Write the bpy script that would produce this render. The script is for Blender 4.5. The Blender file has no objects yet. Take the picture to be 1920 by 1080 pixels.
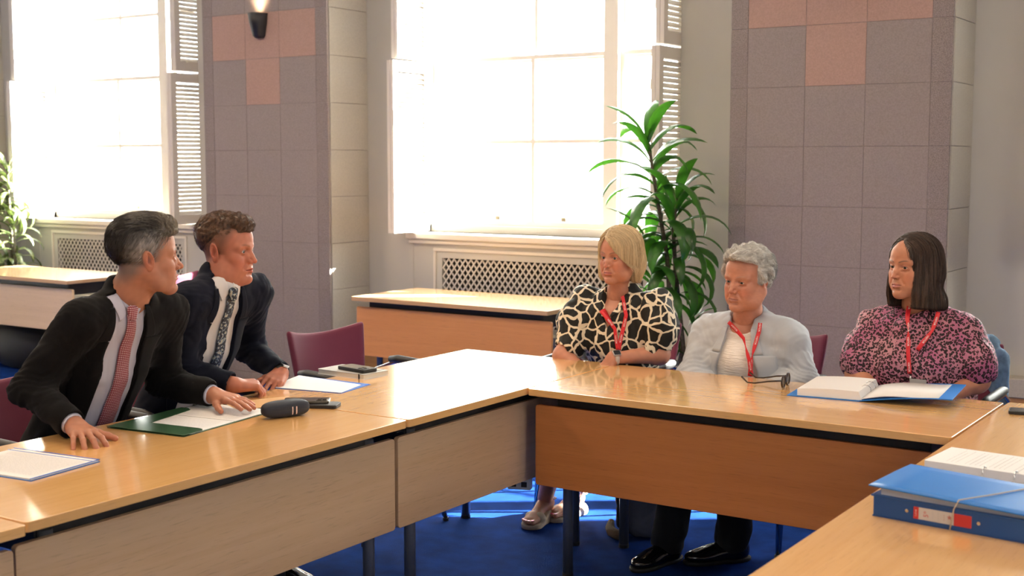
import bpy, bmesh, math, random
import numpy as np
from mathutils import Vector, Matrix, Euler

SC = bpy.context.scene
COL = SC.collection
random.seed(7); np.random.seed(7)
R = math.radians
# ------------------------------------------------------------------ camera
F_PX, PITCH, YAW, CAM_H = 2409.0, R(5.62), R(33.6), 1.56
cam_d = bpy.data.cameras.new('camera'); cam = bpy.data.objects.new('camera', cam_d); COL.objects.link(cam)
cam.location = (0, 0, CAM_H); cam.rotation_euler = (R(90) - PITCH, 0, YAW)
cam_d.sensor_width = 36; cam_d.lens = F_PX * 36 / 1920; cam_d.clip_end = 200
cam_d.dof.use_dof = True; cam_d.dof.focus_distance = 4.6; cam_d.dof.aperture_fstop = 4.5
SC.camera = cam
# ------------------------------------------------------------------ view, world, sun
vs = SC.view_settings
vs.view_transform = 'Standard'; vs.look = 'None'; vs.gamma = 1; vs.use_curve_mapping = False; vs.exposure = -0.17
w = bpy.data.worlds.new('sky'); SC.world = w; w.use_nodes = True
bg = w.node_tree.nodes['Background']; bg.inputs[0].default_value = (1.0, 0.975, 0.94, 1); bg.inputs[1].default_value = 36.0
sd = bpy.data.lights.new('sun', 'SUN'); sun = bpy.data.objects.new('sun', sd); COL.objects.link(sun)
sd.energy = 190; sd.angle = R(0.6); sd.color = (1.0, 0.95, 0.86)
sun.rotation_euler = Vector((-1.0, -0.72, -0.56)).to_track_quat('-Z', 'Y').to_euler(); sun.location = (4, 14, 9)

def area(name, loc, target, size, energy, color, size_y=None):
    d = bpy.data.lights.new(name, 'AREA'); o = bpy.data.objects.new(name, d); COL.objects.link(o)
    d.energy = energy; d.color = color; d.size = size
    if size_y: d.shape = 'RECTANGLE'; d.size_y = size_y
    o.location = loc; o.rotation_euler = (Vector(target) - Vector(loc)).to_track_quat('-Z', 'Y').to_euler()
    return o
# the room's ceiling fittings (out of frame) and two fill lamps added behind and beside the camera
WARM = (1.0, 0.76, 0.52)
for lx, ly, le in ((-7.2, 3.2, 105), (-4.0, 3.4, 52), (-1.4, 3.6, 34), (-6.0, 0.2, 85), (-2.8, 0.4, 46), (1.0, 0.8, 9)):
    area('ceiling_lamp', (lx, ly, 3.62), (lx, ly, 0), 0.9, le, WARM)
area('window_daylight_rear', (0.5, -2.9, 2.2), (-2.6, 4.0, 0.9), 2.4, 34, (0.95, 0.97, 1.0), 2.0)  # unseen fill added for soft light from the front
area('window_daylight_side', (2.9, 2.0, 2.1), (-2.0, 4.0, 0.9), 2.0, 75, (1.0, 0.95, 0.88), 1.8)  # unseen fill added to brighten the panels that face it
for wx in (-8.49, -4.42, -0.32):
    p = area('window_portal', (wx, 7.24, 2.2), (wx, 0, 2.2), 2.04, 1, (1, 1, 1), 2.3); p.data.cycles.is_portal = True

# ------------------------------------------------------------------ materials
MATS = {}
def mat(name, color=(.5, .5, .5), rough=.5, metal=0., spec=.5, bump=None, var=None, coat=0., attr=None, sss=0., sheen=0., emit=None, trans=0., alpha=1.):
    if name in MATS: return MATS[name]
    m = bpy.data.materials.new(name); m.use_nodes = True; MATS[name] = m
    nt = m.node_tree; N = nt.nodes; L = nt.links; b = N['Principled BSDF']
    b.inputs['Base Color'].default_value = (*color, 1); b.inputs['Roughness'].default_value = rough
    b.inputs['Metallic'].default_value = metal; b.inputs['Specular IOR Level'].default_value = spec
    b.inputs['Coat Weight'].default_value = coat; b.inputs['Coat Roughness'].default_value = .09
    if sss: b.inputs['Subsurface Weight'].default_value = sss; b.inputs['Subsurface Radius'].default_value = (.012, .005, .003); b.inputs['Subsurface Scale'].default_value = 1.
    if sheen: b.inputs['Sheen Weight'].default_value = sheen; b.inputs['Sheen Roughness'].default_value = .5
    if emit: b.inputs['Emission Color'].default_value = (*emit[0], 1); b.inputs['Emission Strength'].default_value = emit[1]
    if trans: b.inputs['Transmission Weight'].default_value = trans
    if alpha < 1: b.inputs['Alpha'].default_value = alpha
    tc = N.new('ShaderNodeTexCoord')
    if attr:
        a = N.new('ShaderNodeAttribute'); a.attribute_name = attr; L.new(a.outputs['Color'], b.inputs['Base Color'])
    if var:   # (scale, amount, stretch)
        sc, am, st = var
        mp = N.new('ShaderNodeMapping'); mp.inputs['Scale'].default_value = st; L.new(tc.outputs['Object'], mp.inputs[0])
        n = N.new('ShaderNodeTexNoise'); n.inputs['Scale'].default_value = sc; n.inputs['Detail'].default_value = 6; L.new(mp.outputs[0], n.inputs[0])
        mr = N.new('ShaderNodeMapRange'); mr.inputs[1].default_value = .3; mr.inputs[2].default_value = .7; mr.inputs[3].default_value = 1 - am; mr.inputs[4].default_value = 1 + am
        L.new(n.outputs[0], mr.inputs[0])
        h = N.new('ShaderNodeMixRGB'); h.blend_type = 'MULTIPLY'; h.inputs[0].default_value = 1
        if attr: L.new(a.outputs['Color'], h.inputs[1])
        else: h.inputs[1].default_value = (*color, 1)
        L.new(mr.outputs[0], h.inputs[2]); L.new(h.outputs[0], b.inputs['Base Color'])
    if bump:  # (scale, strength, distance, stretch)
        sc, stg, di, st = bump
        mp = N.new('ShaderNodeMapping'); mp.inputs['Scale'].default_value = st; L.new(tc.outputs['Object'], mp.inputs[0])
        n = N.new('ShaderNodeTexNoise'); n.inputs['Scale'].default_value = sc; n.inputs['Detail'].default_value = 4; L.new(mp.outputs[0], n.inputs[0])
        bp = N.new('ShaderNodeBump'); bp.inputs['Strength'].default_value = stg; bp.inputs['Distance'].default_value = di
        L.new(n.outputs[0], bp.inputs['Height']); L.new(bp.outputs[0], b.inputs['Normal'])
    return m

def wood(name, base, dark, axis, rough=.28, coat=.25, speck=0.):
    if name in MATS: return MATS[name]
    m = mat(name, base, rough, coat=coat); nt = m.node_tree; N = nt.nodes; L = nt.links; b = N['Principled BSDF']
    tc = N.new('ShaderNodeTexCoord'); mp = N.new('ShaderNodeMapping'); L.new(tc.outputs['Object'], mp.inputs[0])
    s = [26., 26., 26.]; s[axis] = .9; mp.inputs['Scale'].default_value = s
    n1 = N.new('ShaderNodeTexNoise'); n1.inputs['Scale'].default_value = 1.; n1.inputs['Detail'].default_value = 8; n1.inputs['Roughness'].default_value = .62; n1.inputs['Distortion'].default_value = .6
    L.new(mp.outputs[0], n1.inputs[0])
    mp2 = N.new('ShaderNodeMapping'); L.new(tc.outputs['Object'], mp2.inputs[0]); s2 = [210., 210., 210.]; s2[axis] = 14.; mp2.inputs['Scale'].default_value = s2
    n2 = N.new('ShaderNodeTexNoise'); n2.inputs['Scale'].default_value = 1.; n2.inputs['Detail'].default_value = 2; L.new(mp2.outputs[0], n2.inputs[0])
    cr = N.new('ShaderNodeValToRGB'); cr.color_ramp.elements[0].position = .34; cr.color_ramp.elements[1].position = .66
    cr.color_ramp.elements[0].color = (*dark, 1); cr.color_ramp.elements[1].color = (*base, 1); L.new(n1.outputs[0], cr.inputs[0])
    mr = N.new('ShaderNodeMapRange'); mr.inputs[1].default_value = .25; mr.inputs[2].default_value = .42; mr.inputs[3].default_value = .86 - speck; mr.inputs[4].default_value = 1.
    L.new(n2.outputs[0], mr.inputs[0])
    mx = N.new('ShaderNodeMixRGB'); mx.blend_type = 'MULTIPLY'; mx.inputs[0].default_value = 1; L.new(cr.outputs[0], mx.inputs[1]); L.new(mr.outputs[0], mx.inputs[2])
    L.new(mx.outputs[0], b.inputs['Base Color'])
    bp = N.new('ShaderNodeBump'); bp.inputs['Strength'].default_value = .05; bp.inputs['Distance'].default_value = .001; L.new(n2.outputs[0], bp.inputs['Height']); L.new(bp.outputs[0], b.inputs['Normal'])
    return m

# ------------------------------------------------------------------ mesh helpers
def tag(o, label=None, cat=None, group=None, kind=None):
    if label: o['label'] = label
    if cat: o['category'] = cat
    if group: o['group'] = group
    if kind: o['kind'] = kind
    return o
def empty(name, loc, rz=0., label=None, cat=None, group=None):
    o = bpy.data.objects.new(name, None); COL.objects.link(o); o.location = loc; o.rotation_euler = (0, 0, rz); o.empty_display_size = .1
    return tag(o, label, cat, group)
def obj(name, me, mats, parent=None, smooth=False):
    o = bpy.data.objects.new(name, me); COL.objects.link(o)
    if not isinstance(mats, (list, tuple)): mats = [mats]
    for m in mats: me.materials.append(m)
    if smooth: me.polygons.foreach_set('use_smooth', [True] * len(me.polygons))
    if parent: o.parent = parent
    return o
class MB:
    """collects shapes into one mesh"""
    def __init__(s): s.v = []; s.f = []; s.m = []
    def add(s, vs_, fs, mi=0):
        b = len(s.v); s.v += [tuple(p) for p in vs_]; s.f += [tuple(b + i for i in f) for f in fs]; s.m += [mi] * len(fs); return s
    def box(s, lo, hi, mi=0, M=None):
        x0, y0, z0 = lo; x1, y1, z1 = hi
        v = [(x0,y0,z0),(x1,y0,z0),(x1,y1,z0),(x0,y1,z0),(x0,y0,z1),(x1,y0,z1),(x1,y1,z1),(x0,y1,z1)]
        if M: v = [M @ Vector(p) for p in v]
        return s.add(v, [(0,3,2,1),(4,5,6,7),(0,1,5,4),(1,2,6,5),(2,3,7,6),(3,0,4,7)], mi)
    def prism(s, poly, z0, z1, mi=0, M=None):
        n = len(poly); v = [(p[0], p[1], z0) for p in poly] + [(p[0], p[1], z1) for p in poly]
        if M: v = [M @ Vector(p) for p in v]
        return s.add(v, [tuple(range(n))[::-1], tuple(range(n, 2*n))] + [(i, (i+1) % n, n + (i+1) % n, n + i) for i in range(n)], mi)
    def tube(s, pts, r, seg=10, mi=0, cap=True):
        pts = [Vector(p) for p in pts]; n = len(pts); rr = r if isinstance(r, (list, tuple)) else [r] * n
        vs_ = []; ref = Vector((0, 0, 1)); prev = None
        for i, p in enumerate(pts):
            t = (pts[min(i+1, n-1)] - pts[max(i-1, 0)]).normalized()
            a = prev if prev is not None else (t.cross(ref) if abs(t.dot(ref)) < .95 else t.cross(Vector((1, 0, 0))))
            a = (a - t * a.dot(t)).normalized(); prev = a; b = t.cross(a)
            for k in range(seg):
                an = 2 * math.pi * k / seg; vs_.append(p + (a * math.cos(an) + b * math.sin(an)) * rr[i])
        fs = [(i*seg + k, i*seg + (k+1) % seg, (i+1)*seg + (k+1) % seg, (i+1)*seg + k) for i in range(n-1) for k in range(seg)]
        if cap: fs += [tuple(range(seg))[::-1], tuple((n-1)*seg + k for k in range(seg))]
        return s.add(vs_, fs, mi)
    def grid(s, P, mi=0, closed=False):
        """P: rows x cols array of points"""
        r, c = len(P), len(P[0]); v = [p for row in P for p in row]
        return s.add(v, [(i*c+j, i*c+j+1, (i+1)*c+j+1, (i+1)*c+j) for i in range(r-1) for j in range(c-1)], mi)
    def mesh(s, name='mesh'):
        me = bpy.data.meshes.new(name); me.from_pydata([tuple(p) for p in s.v], [], s.f); me.update()
        if any(s.m): me.polygons.foreach_set('material_index', s.m)
        return me
    def build(s, name, mats, parent=None, smooth=False, bevel=0., seg=2, loc=None, rot=None, solid=0., subsurf=0):
        me = s.mesh(name); bm = bmesh.new(); bm.from_mesh(me); bmesh.ops.recalc_face_normals(bm, faces=bm.faces); bm.to_mesh(me); bm.free()
        o = obj(name, me, mats, parent, smooth)
        if loc: o.location = loc
        if rot: o.rotation_euler = rot
        if solid: m = o.modifiers.new('solid', 'SOLIDIFY'); m.thickness = solid; m.offset = 0
        if subsurf: m = o.modifiers.new('sub', 'SUBSURF'); m.levels = m.render_levels = subsurf
        if bevel:
            m = o.modifiers.new('bevel', 'BEVEL'); m.width = bevel; m.segments = seg; m.limit_method = 'ANGLE'; m.angle_limit = R(40)
            me.polygons.foreach_set('use_smooth', [True] * len(me.polygons)); m.harden_normals = True
        return o
def copy_tree(o, parent=None):
    c = o.copy(); COL.objects.link(c)
    if parent: c.parent = parent
    for ch in list(o.children): copy_tree(ch, c)
    return c
def rrect(x0, y0, x1, y1, r, n=5):
    out = []
    for cx, cy, a0 in ((x1-r, y1-r, 0), (x0+r, y1-r, 90), (x0+r, y0+r, 180), (x1-r, y0+r, 270)):
        for k in range(n+1): a = R(a0 + 90*k/n); out.append((cx + r*math.cos(a), cy + r*math.sin(a)))
    return out
def text(name, body, size, M, m, parent, extrude=.0002, align='CENTER'):
    c = bpy.data.curves.new(name, 'FONT'); c.body = body; c.size = size; c.extrude = extrude; c.align_x = align; c.align_y = 'CENTER'
    t = bpy.data.objects.new('tmp', c); me = bpy.data.meshes.new_from_object(t); bpy.data.objects.remove(t); me.materials.clear(); me.materials.append(m)
    o = bpy.data.objects.new(name, me); COL.objects.link(o)
    if parent: o.parent = parent; o.matrix_parent_inverse = Matrix.Identity(4); o.matrix_basis = M
    return o
# ================================================================== THE SETTING
W_Y, P_Y, OUT_Y, CEIL = 6.95, 6.54, 7.25, 3.70
X0, X1, Y0 = -11.6, 3.2, -3.2
WALL = mat('painted_plaster', (.58, .555, .51), .75, bump=(60, .05, .002, (1, 1, 1)), var=(2, .03, (1, 1, 1)))
TRIM = mat('cream_gloss_paint', (.80, .74, .66), .4)
GREYT = mat('mauve_grey_stone_tile', (.305, .25, .232), .6, var=(140, .12, (1, 1, 1)), bump=(200, .06, .001, (1, 1, 1)))
PINKT = mat('pink_stone_tile', (.43, .27, .22), .6, var=(140, .10, (1, 1, 1)))
SPECK = mat('speckled_granite', (.265, .215, .20), .6, var=(230, .38, (1, 1, 1)))
CREAMS = mat('cream_stone', (.50, .46, .40), .65, var=(120, .07, (1, 1, 1)))
JOINT = mat('joint_mortar', (.30, .25, .232), .9)
CARPET = mat('royal_blue_carpet', (.0035, .026, .155), .95, spec=.05, var=(9, .30, (1, 1, 1)), bump=(420, .6, .004, (1, 1, 1)))

def structure(o): o['kind'] = 'structure'; return o
structure(MB().box((X0, Y0, -.1), (X1, W_Y + .5, 0)).build('floor', CARPET))
structure(MB().box((X0, Y0, CEIL), (X1, OUT_Y, CEIL + .1)).build('ceiling', mat('ceiling_white', (.8, .78, .74), .8)))
structure(MB().box((X0 - .2, Y0, 0), (X0, OUT_Y, CEIL)).build('wall_left', WALL))
structure(MB().box((X1, Y0, 0), (X1 + .2, OUT_Y, CEIL)).build('wall_right', WALL))
structure(MB().box((X0, Y0 - .2, 0), (X1, Y0, CEIL)).build('wall_rear', WALL))
WINS = [(-9.50, -7.50), (-5.43, -3.42), (-1.33, .70)]
SILL, HEAD = 1.08, 3.32
mb = MB(); xs = [X0] + [v for ab in WINS for v in ab] + [X1]
for i in range(0, len(xs), 2): mb.box((xs[i], W_Y, 0), (xs[i+1], OUT_Y, CEIL))
for a, b in WINS:
    mb.box((a, W_Y + .06, 0), (b, OUT_Y, SILL)); mb.box((a, W_Y, HEAD), (b, OUT_Y, CEIL))
structure(mb.build('wall_window', WALL))
# stone piers faced with tiles
GX = [.0, .100, .424, .747, 1.078, 1.18]
for pi, px in enumerate((-11.1, -7.005, -2.92, 1.2)):
    mb = MB(); mb.box((px + .004, P_Y + .0022, 0), (px + 1.180 - .004, W_Y, CEIL), 4)
    z = -.255; rows = []
    while z < CEIL: rows.append((max(z, 0), min(z + .3155, CEIL))); z += .3155
    for a, b in rows:
        for c in range(5):
            x0, x1 = px + GX[c], px + GX[c+1]; mi = 2 if c in (0, 4) else 0
            if c in (1, 2, 3) and 2.25 < a < 2.4: mi = 1
            if c == 2 and 1.93 < a < 2.05: mi = 1
            mb.box((x0 + .0010, P_Y, a + .0010), (x1 - .0010, P_Y + .02, b - .0010), mi)
        mb.box((px + 1.16, P_Y + .021, a + .0012), (px + 1.185, W_Y - .001, b - .0012), 3)
        mb.box((px - .005, P_Y + .021, a + .0012), (px + .02, W_Y - .001, b - .0012), 3)
    structure(mb.build('wall_pier' if not pi else 'wall_pier.%03d' % pi, [GREYT, PINKT, SPECK, CREAMS, JOINT], bevel=.0015, seg=1))
# stone ledge and timber strip along the foot of the window wall
for i, (a, b) in enumerate(((-9.92, -7.01), (-5.82, -2.93), (-1.73, 1.19))):
    s = structure(MB().box((a, W_Y - .12, .355), (b, W_Y - .001, .455)).build('trim_%d' % (i+1), CREAMS, bevel=.006))
    s = structure(MB().box((a, W_Y - .11, 0), (b, W_Y - .001, .355)).build('baseboard_window' if not i else 'baseboard_window.%03d' % i, wood('oak_skirting', (.50, .27, .12), (.40, .20, .09), 0)))
# windows
GLASS = bpy.data.materials.new('window_glass'); GLASS.use_nodes = True
nt = GLASS.node_tree; nt.nodes.clear(); out = nt.nodes.new('ShaderNodeOutputMaterial'); mx = nt.nodes.new('ShaderNodeMixShader'); t_ = nt.nodes.new('ShaderNodeBsdfTransparent'); g_ = nt.nodes.new('ShaderNodeBsdfGlossy')
g_.inputs['Roughness'].default_value = .02; t_.inputs[0].default_value = (.95, .98, .97, 1); mx.inputs[0].default_value = .06
nt.links.new(t_.outputs[0], mx.inputs[1]); nt.links.new(g_.outputs[0], mx.inputs[2]); nt.links.new(mx.outputs[0], out.inputs[0])
SHADEM = mat('dark_void', (.03, .026, .022), .9)
BRASS = mat('brass_catch', (.7, .6, .4), .35, metal=1)
def window(n, a, b):
    r = empty('window_%d' % n, (a, W_Y, SILL)); r['kind'] = 'structure'
    w_ = b - a; h = HEAD - SILL; y = .15
    m = MB(); ft = .045
    m.box((0, y, 0), (ft, y+.12, h)); m.box((w_-ft, y, 0), (w_, y+.12, h)); m.box((0, y, h-ft), (w_, y+.12, h)); m.box((0, y, 0), (w_, y+.12, .05))
    m.box((w_-.60, y-.01, 0), (w_-.50, y+.12, h))
    m.build('window_frame', TRIM, r)
    spans = [(ft, w_-.60), (w_-.50, w_-ft)]
    for k, (p, q) in enumerate(spans):
        for z0, z1, dy in ((.05, 1.17, .03), (1.13, h-ft, .07)):
            s = MB(); t = .026
            s.box((p, y+dy, z0), (p+t, y+dy+.035, z1)); s.box((q-t, y+dy, z0), (q, y+dy+.035, z1)); s.box((p+t, y+dy+.001, z0), (q-t, y+dy+.034, z0+t+.01)); s.box((p+t, y+dy+.001, z1-t), (q-t, y+dy+.034, z1))
            if k == 0: s.box((.854-.013, y+dy+.005, z0+t+.01), (.854+.013, y+dy+.03, z1-t))
            s.box((p+t, y+dy+.006, (z0+z1)/2-.012), (q-t, y+dy+.029, (z0+z1)/2+.012))
            so = s.build('sash', TRIM, r)
            MB().box((p+.02, y+dy+.015, z0+.02), (q-.02, y+dy+.019, z1-.02)).build('pane', GLASS, so)
        if k == 0:
            for cx in (p + .55, q - .30): MB().box((cx-.02, y-.0, .09), (cx+.02, y+.03, .12)).build('sash_catch', BRASS, r, bevel=.004)
    MB().box((-.03, -.055, -.045), (w_+.03, .2, 0)).build('window_sill', TRIM, r, bevel=.012)
    MB().prism([(-.02,-.03),(w_+.02,-.03),(w_+.02,.0),(-.02,.0)], -.075, -.046).build('sill_moulding', TRIM, r, bevel=.008)
    # folding louvred shutters standing out from each jamb, in two tiers
    for side, x in ((-1, .0), (1, w_-.055)):
        for z0, z1, dd in ((.005, 1.145, .27), (1.16, h-.01, .22)):
            for lf in range(2):
                lx = x + lf*.028; s = MB(); fr = .05
                s.box((lx, -dd, z0), (lx+.026, -dd+fr, z1)); s.box((lx, .12-fr, z0), (lx+.026, .12, z1)); s.box((lx+.001, -dd+fr, z0), (lx+.025, .12-fr, z0+.07)); s.box((lx+.001, -dd+fr, z1-.07), (lx+.025, .12-fr, z1))
                sh = s.build('shutter', TRIM, r)
                lv = MB(); z = z0 + .085
                while z < z1 - .085:
                    lv.box((-.016, -dd+fr, -.003), (.016, .12-fr, .003), 0, Matrix.Translation((lx+.013, 0, z)) @ Matrix.Rotation(R(48), 4, 'Y')); z += .032
                lv.build('louvre', TRIM, sh)
                if lf == 0 and side > 0:
                    for zz in (z0+.2, z1-.25): MB().tube([(lx-.004, -dd+.01, zz), (lx-.004, -dd+.01, zz+.06)], .006).build('hinge', BRASS, sh)
    return r
for i, (a, b) in enumerate(WINS): wr_ = window(i+1, a, b)
MB().box((.05, .105, 1.28), (WINS[2][1]-WINS[2][0]-.05, .11, HEAD-SILL)).build('roller_blind', mat('blind_cloth', (.70, .66, .58), .9), wr_)  # unseen blocker added to keep the sun off the empty chair
# panelled radiator casing below each window, with a diamond lattice
LATT = mat('lattice_metal', (.66, .60, .53), .45)
for i, (a, b) in enumerate(WINS):
    cx = (a + b) / 2; m = MB(); gw, g0, g1 = .765, .48, .912; fo = W_Y + .005; bk = W_Y + .055
    m.box((a, fo, .0), (cx-gw, bk, 1.035)); m.box((cx+gw, fo, 0), (b, bk, 1.035)); m.box((cx-gw, fo, g1), (cx+gw, bk, 1.035)); m.box((cx-gw, fo, 0), (cx+gw, bk, g0))
    r = m.build('wall_radiator_casing' + ('' if not i else '.%03d' % i), WALL); structure(r)
    m = MB(); e = .045
    for (x0, z0, x1, z1) in ((cx-gw-e-.02, g1+e, cx+gw+e+.02, g1+e+.022), (cx-gw-e-.02, g0-e, cx-gw-e, g1+e), (cx+gw+e, g0-e, cx+gw+e+.02, g1+e)): m.box((x0, fo-.014, z0), (x1, fo+.004, z1))
    m.build('panel_moulding', TRIM, r, bevel=.004)
    MB().box((cx-gw, bk-.004, g0), (cx+gw, bk, g1)).build('dark_cavity', SHADEM, r)  # dark sheet paints the shade of the hollow behind the lattice
    m = MB(); px_, pz_ = .046, .060; dx = (g1-g0) * px_/pz_; yy = fo + .006
    def strip(xa, za, xb, zb, y):
        d = Vector((xb-xa, 0, zb-za)); n = Vector((-d.z, 0, d.x)).normalized() * .0058
        v = [(xa+n.x, y, za+n.z), (xa-n.x, y, za-n.z), (xb-n.x, y, zb-n.z), (xb+n.x, y, zb+n.z)]
        m.add(v + [(p[0], y+.003, p[2]) for p in v], [(0,1,2,3),(7,6,5,4),(0,4,5,1),(1,5,6,2),(2,6,7,3),(3,7,4,0)])
    k = -int(dx/px_) - 1
    while cx - gw + k*px_ < cx + gw:
        xa = cx - gw + k*px_
        for sg in (1, -1):
            pa, pb = (xa, g0), (xa + dx, g1)
            if sg < 0: pa, pb = (xa + dx, g0), (xa, g1)
            lo, hi = cx-gw, cx+gw; t0, t1 = 0., 1.; d = pb[0]-pa[0]
            ta, tb = (lo-pa[0])/d, (hi-pa[0])/d
            t0, t1 = max(0, min(ta, tb)), min(1, max(ta, tb))
            if t1 > t0 + .01: strip(pa[0]+d*t0, g0+(g1-g0)*t0, pa[0]+d*t1, g0+(g1-g0)*t1, yy + (.0 if sg > 0 else .004))
        k += 1
    m.build('lattice_grille', LATT, r)
# wall sconces on the piers
BLACK = mat('black_metal', (.02, .02, .022), .45)
GLOW = mat('lamp_glow', (1, .9, .7), .5, emit=((1.0, .72, .42), 14.))
for i, (cx, lab) in enumerate(((-6.43, 'black tapered uplighter glowing on the grey pier behind the two men'), (-2.32, 'black tapered uplighter on the pier behind the older woman'))):
    cz = 2.41
    r = empty('wall_sconce', (cx, P_Y, cz + .0), 0, lab, 'wall lamp', 'uplighters on the piers')
    m = MB(); P = []
    for z, rr in ((0, .030), (.012, .042), (.10, .060), (.165, .068)):
        P.append([(math.cos(R(180 + 180*k/14))*rr*1.0, math.sin(R(180+180*k/14))*rr*1.45, z) for k in range(15)])
    m.grid(P); m.add([P[0][k] for k in range(15)], [tuple(range(15))]); m.build('shade', BLACK, r, smooth=True, solid=.004)
    MB().box((-.045, -.012, .02), (.045, 0, .15)).build('back_plate', BLACK, r)
    MB().prism([(math.cos(R(a))*.03, -.045 + math.sin(R(a))*.03) for a in range(0, 360, 24)], .10, .12).build('bulb', GLOW, r)
    d = bpy.data.lights.new('sconce_lamp', 'SPOT'); o = bpy.data.objects.new('sconce_lamp', d); COL.objects.link(o); o.parent = r; o.location = (0, -.05, .15)
    d.energy = 16; d.color = (1, .70, .42); d.spot_size = R(100); d.spot_blend = .8; d.shadow_soft_size = .03; o.rotation_euler = (R(180), 0, 0)
# the street outside
STONE = mat('pale_street_stone', (.83, .80, .76), .8, var=(3, .05, (1, 1, 1)))
PANE2 = mat('street_window_glass', (.30, .36, .42), .15)
m = MB(); m.box((-30, 17, -4), (14, 19, 5.6)); m.box((-30, 16.7, 5.6), (14, 19.2, 5.95)); m.box((-30, 16.85, 1.9), (14, 17, 2.1))
fac = m.build('street_building', STONE); tag(fac, 'pale sunlit stone building across the street outside the windows', 'building')
for k in range(13):
    for zz in (-2.2, 2.6):
        x = -28 + k*3.1
        f = MB().box((x, 16.92, zz), (x+1.2, 17.0, zz+2.3)).build('window_surround', mat('street_white', (.9, .9, .88), .7), fac)
        g = MB(); g.box((x+.1, 16.90, zz+.1), (x+.56, 16.925, zz+1.1)); g.box((x+.64, 16.90, zz+.1), (x+1.1, 16.925, zz+1.1)); g.box((x+.1, 16.90, zz+1.2), (x+.56, 16.925, zz+2.2)); g.box((x+.64, 16.90, zz+1.2), (x+1.1, 16.925, zz+2.2))
        g.build('pane', PANE2, f)
m = MB(); m.box((-30, 7.6, -4.1), (14, 17, -4)); structure(m.build('ground_street', STONE))

# ================================================================== TABLES
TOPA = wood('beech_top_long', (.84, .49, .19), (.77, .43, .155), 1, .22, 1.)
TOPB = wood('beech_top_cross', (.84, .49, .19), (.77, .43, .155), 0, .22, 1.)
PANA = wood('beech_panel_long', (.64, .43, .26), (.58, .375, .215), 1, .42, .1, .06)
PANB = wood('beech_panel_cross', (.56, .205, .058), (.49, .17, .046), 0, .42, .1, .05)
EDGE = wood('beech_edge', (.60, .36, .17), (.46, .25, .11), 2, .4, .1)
STEEL = mat('grey_tube_steel', (.20, .21, .23), .35, metal=.6)
BLKP = mat('black_plastic', (.015, .015, .016), .5)
def table(x0, y0, x1, y1, panel, top, pan, label, group, legs, z=.73, light=False):
    r = empty('conference_table', ((x0+x1)/2, (y0+y1)/2, 0), 0, label, 'table', group); a, b = (x1-x0)/2, (y1-y0)/2
    m = MB(); m.prism(rrect(-a, -b, a, b, .012, 4), z-.026, z); t = m.build('tabletop', top, r, bevel=.002)
    m = MB(); m.prism(rrect(-a+.0004, -b+.0004, a-.0004, b-.0004, .012, 4), z-.0245, z-.0032)
    m2 = MB()
    pz0, pz1 = .36, .664; ins = .05; th = .019
    if panel == '+x': M_ = Matrix.Translation((a-ins, 0, 0)) @ Matrix.Rotation(R(90), 4, 'Z') @ Matrix.Rotation(R(90), 4, 'X'); half = b
    elif panel == '-y': M_ = Matrix.Translation((0, -b+ins+th, 0)) @ Matrix.Rotation(R(90), 4, 'X'); half = a
    elif panel == '-x': M_ = Matrix.Translation((-a+ins+th, 0, 0)) @ Matrix.Rotation(R(90), 4, 'Z') @ Matrix.Rotation(R(90), 4, 'X'); half = b
    m2.prism(rrect(-half+.004, pz0, half-.004, pz1, .012, 4), -th if panel != '-y' else 0, 0 if panel != '-y' else th, 0, M_)
    m2.build('modesty_panel', pan, r, bevel=.002)
    # frame rails under the top, black and deepened to put shade into the gap
    m = MB()
    for yy in (-b+.10, b-.10): m.box((-a+.085, yy-.02, z-.115), (a-.085, yy+.02, z-.0265))
    for xx in (-a+.10, a-.10): m.box((xx-.02, -b+.085, z-.114), (xx+.02, b-.085, z-.0268))
    m.build('under_frame', BLKP, r)
    for lx, ly in legs:
        l = MB().tube([(lx, ly, .012), (lx, ly, z-.055)], .0195, 20).build('leg', STEEL, r, smooth=False)
        l.data.polygons.foreach_set('use_smooth', [len(p.vertices) == 4 for p in l.data.polygons])
        MB().tube([(lx, ly, 0), (lx, ly, .014)], .021, 16).build('foot_cap', BLKP, l)
        c = MB().tube([(lx, ly, .42), (lx, ly, .50)], .0215, 16).build('leg_clamp', BLKP, l)
    return r
IX, OX, FY, BY = -2.540, -3.300, 3.915, 4.595
GRPL = 'beech tables forming the square'
hx, hy = .38, .34
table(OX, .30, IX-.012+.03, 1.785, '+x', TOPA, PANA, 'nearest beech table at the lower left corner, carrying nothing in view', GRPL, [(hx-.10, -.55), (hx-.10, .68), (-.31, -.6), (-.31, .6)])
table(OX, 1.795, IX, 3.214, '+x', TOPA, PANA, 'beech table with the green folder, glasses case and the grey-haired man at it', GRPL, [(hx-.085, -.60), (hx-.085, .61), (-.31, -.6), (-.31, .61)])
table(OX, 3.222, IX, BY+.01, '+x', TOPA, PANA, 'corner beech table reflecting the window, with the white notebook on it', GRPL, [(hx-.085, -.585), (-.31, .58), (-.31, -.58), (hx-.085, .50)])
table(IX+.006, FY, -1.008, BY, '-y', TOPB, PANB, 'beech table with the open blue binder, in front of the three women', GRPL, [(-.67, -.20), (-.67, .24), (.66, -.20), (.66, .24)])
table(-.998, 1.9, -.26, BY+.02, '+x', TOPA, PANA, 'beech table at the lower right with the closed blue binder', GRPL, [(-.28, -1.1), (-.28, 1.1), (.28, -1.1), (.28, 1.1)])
GRPW = 'side tables against the window wall'
TOPW = wood('pale_beech_top', (.66, .42, .22), (.60, .36, .18), 0, .26, .6); PANW = wood('pinkish_beech_panel', (.74, .33, .12), (.68, .29, .10), 0, .45, .1)
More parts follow.
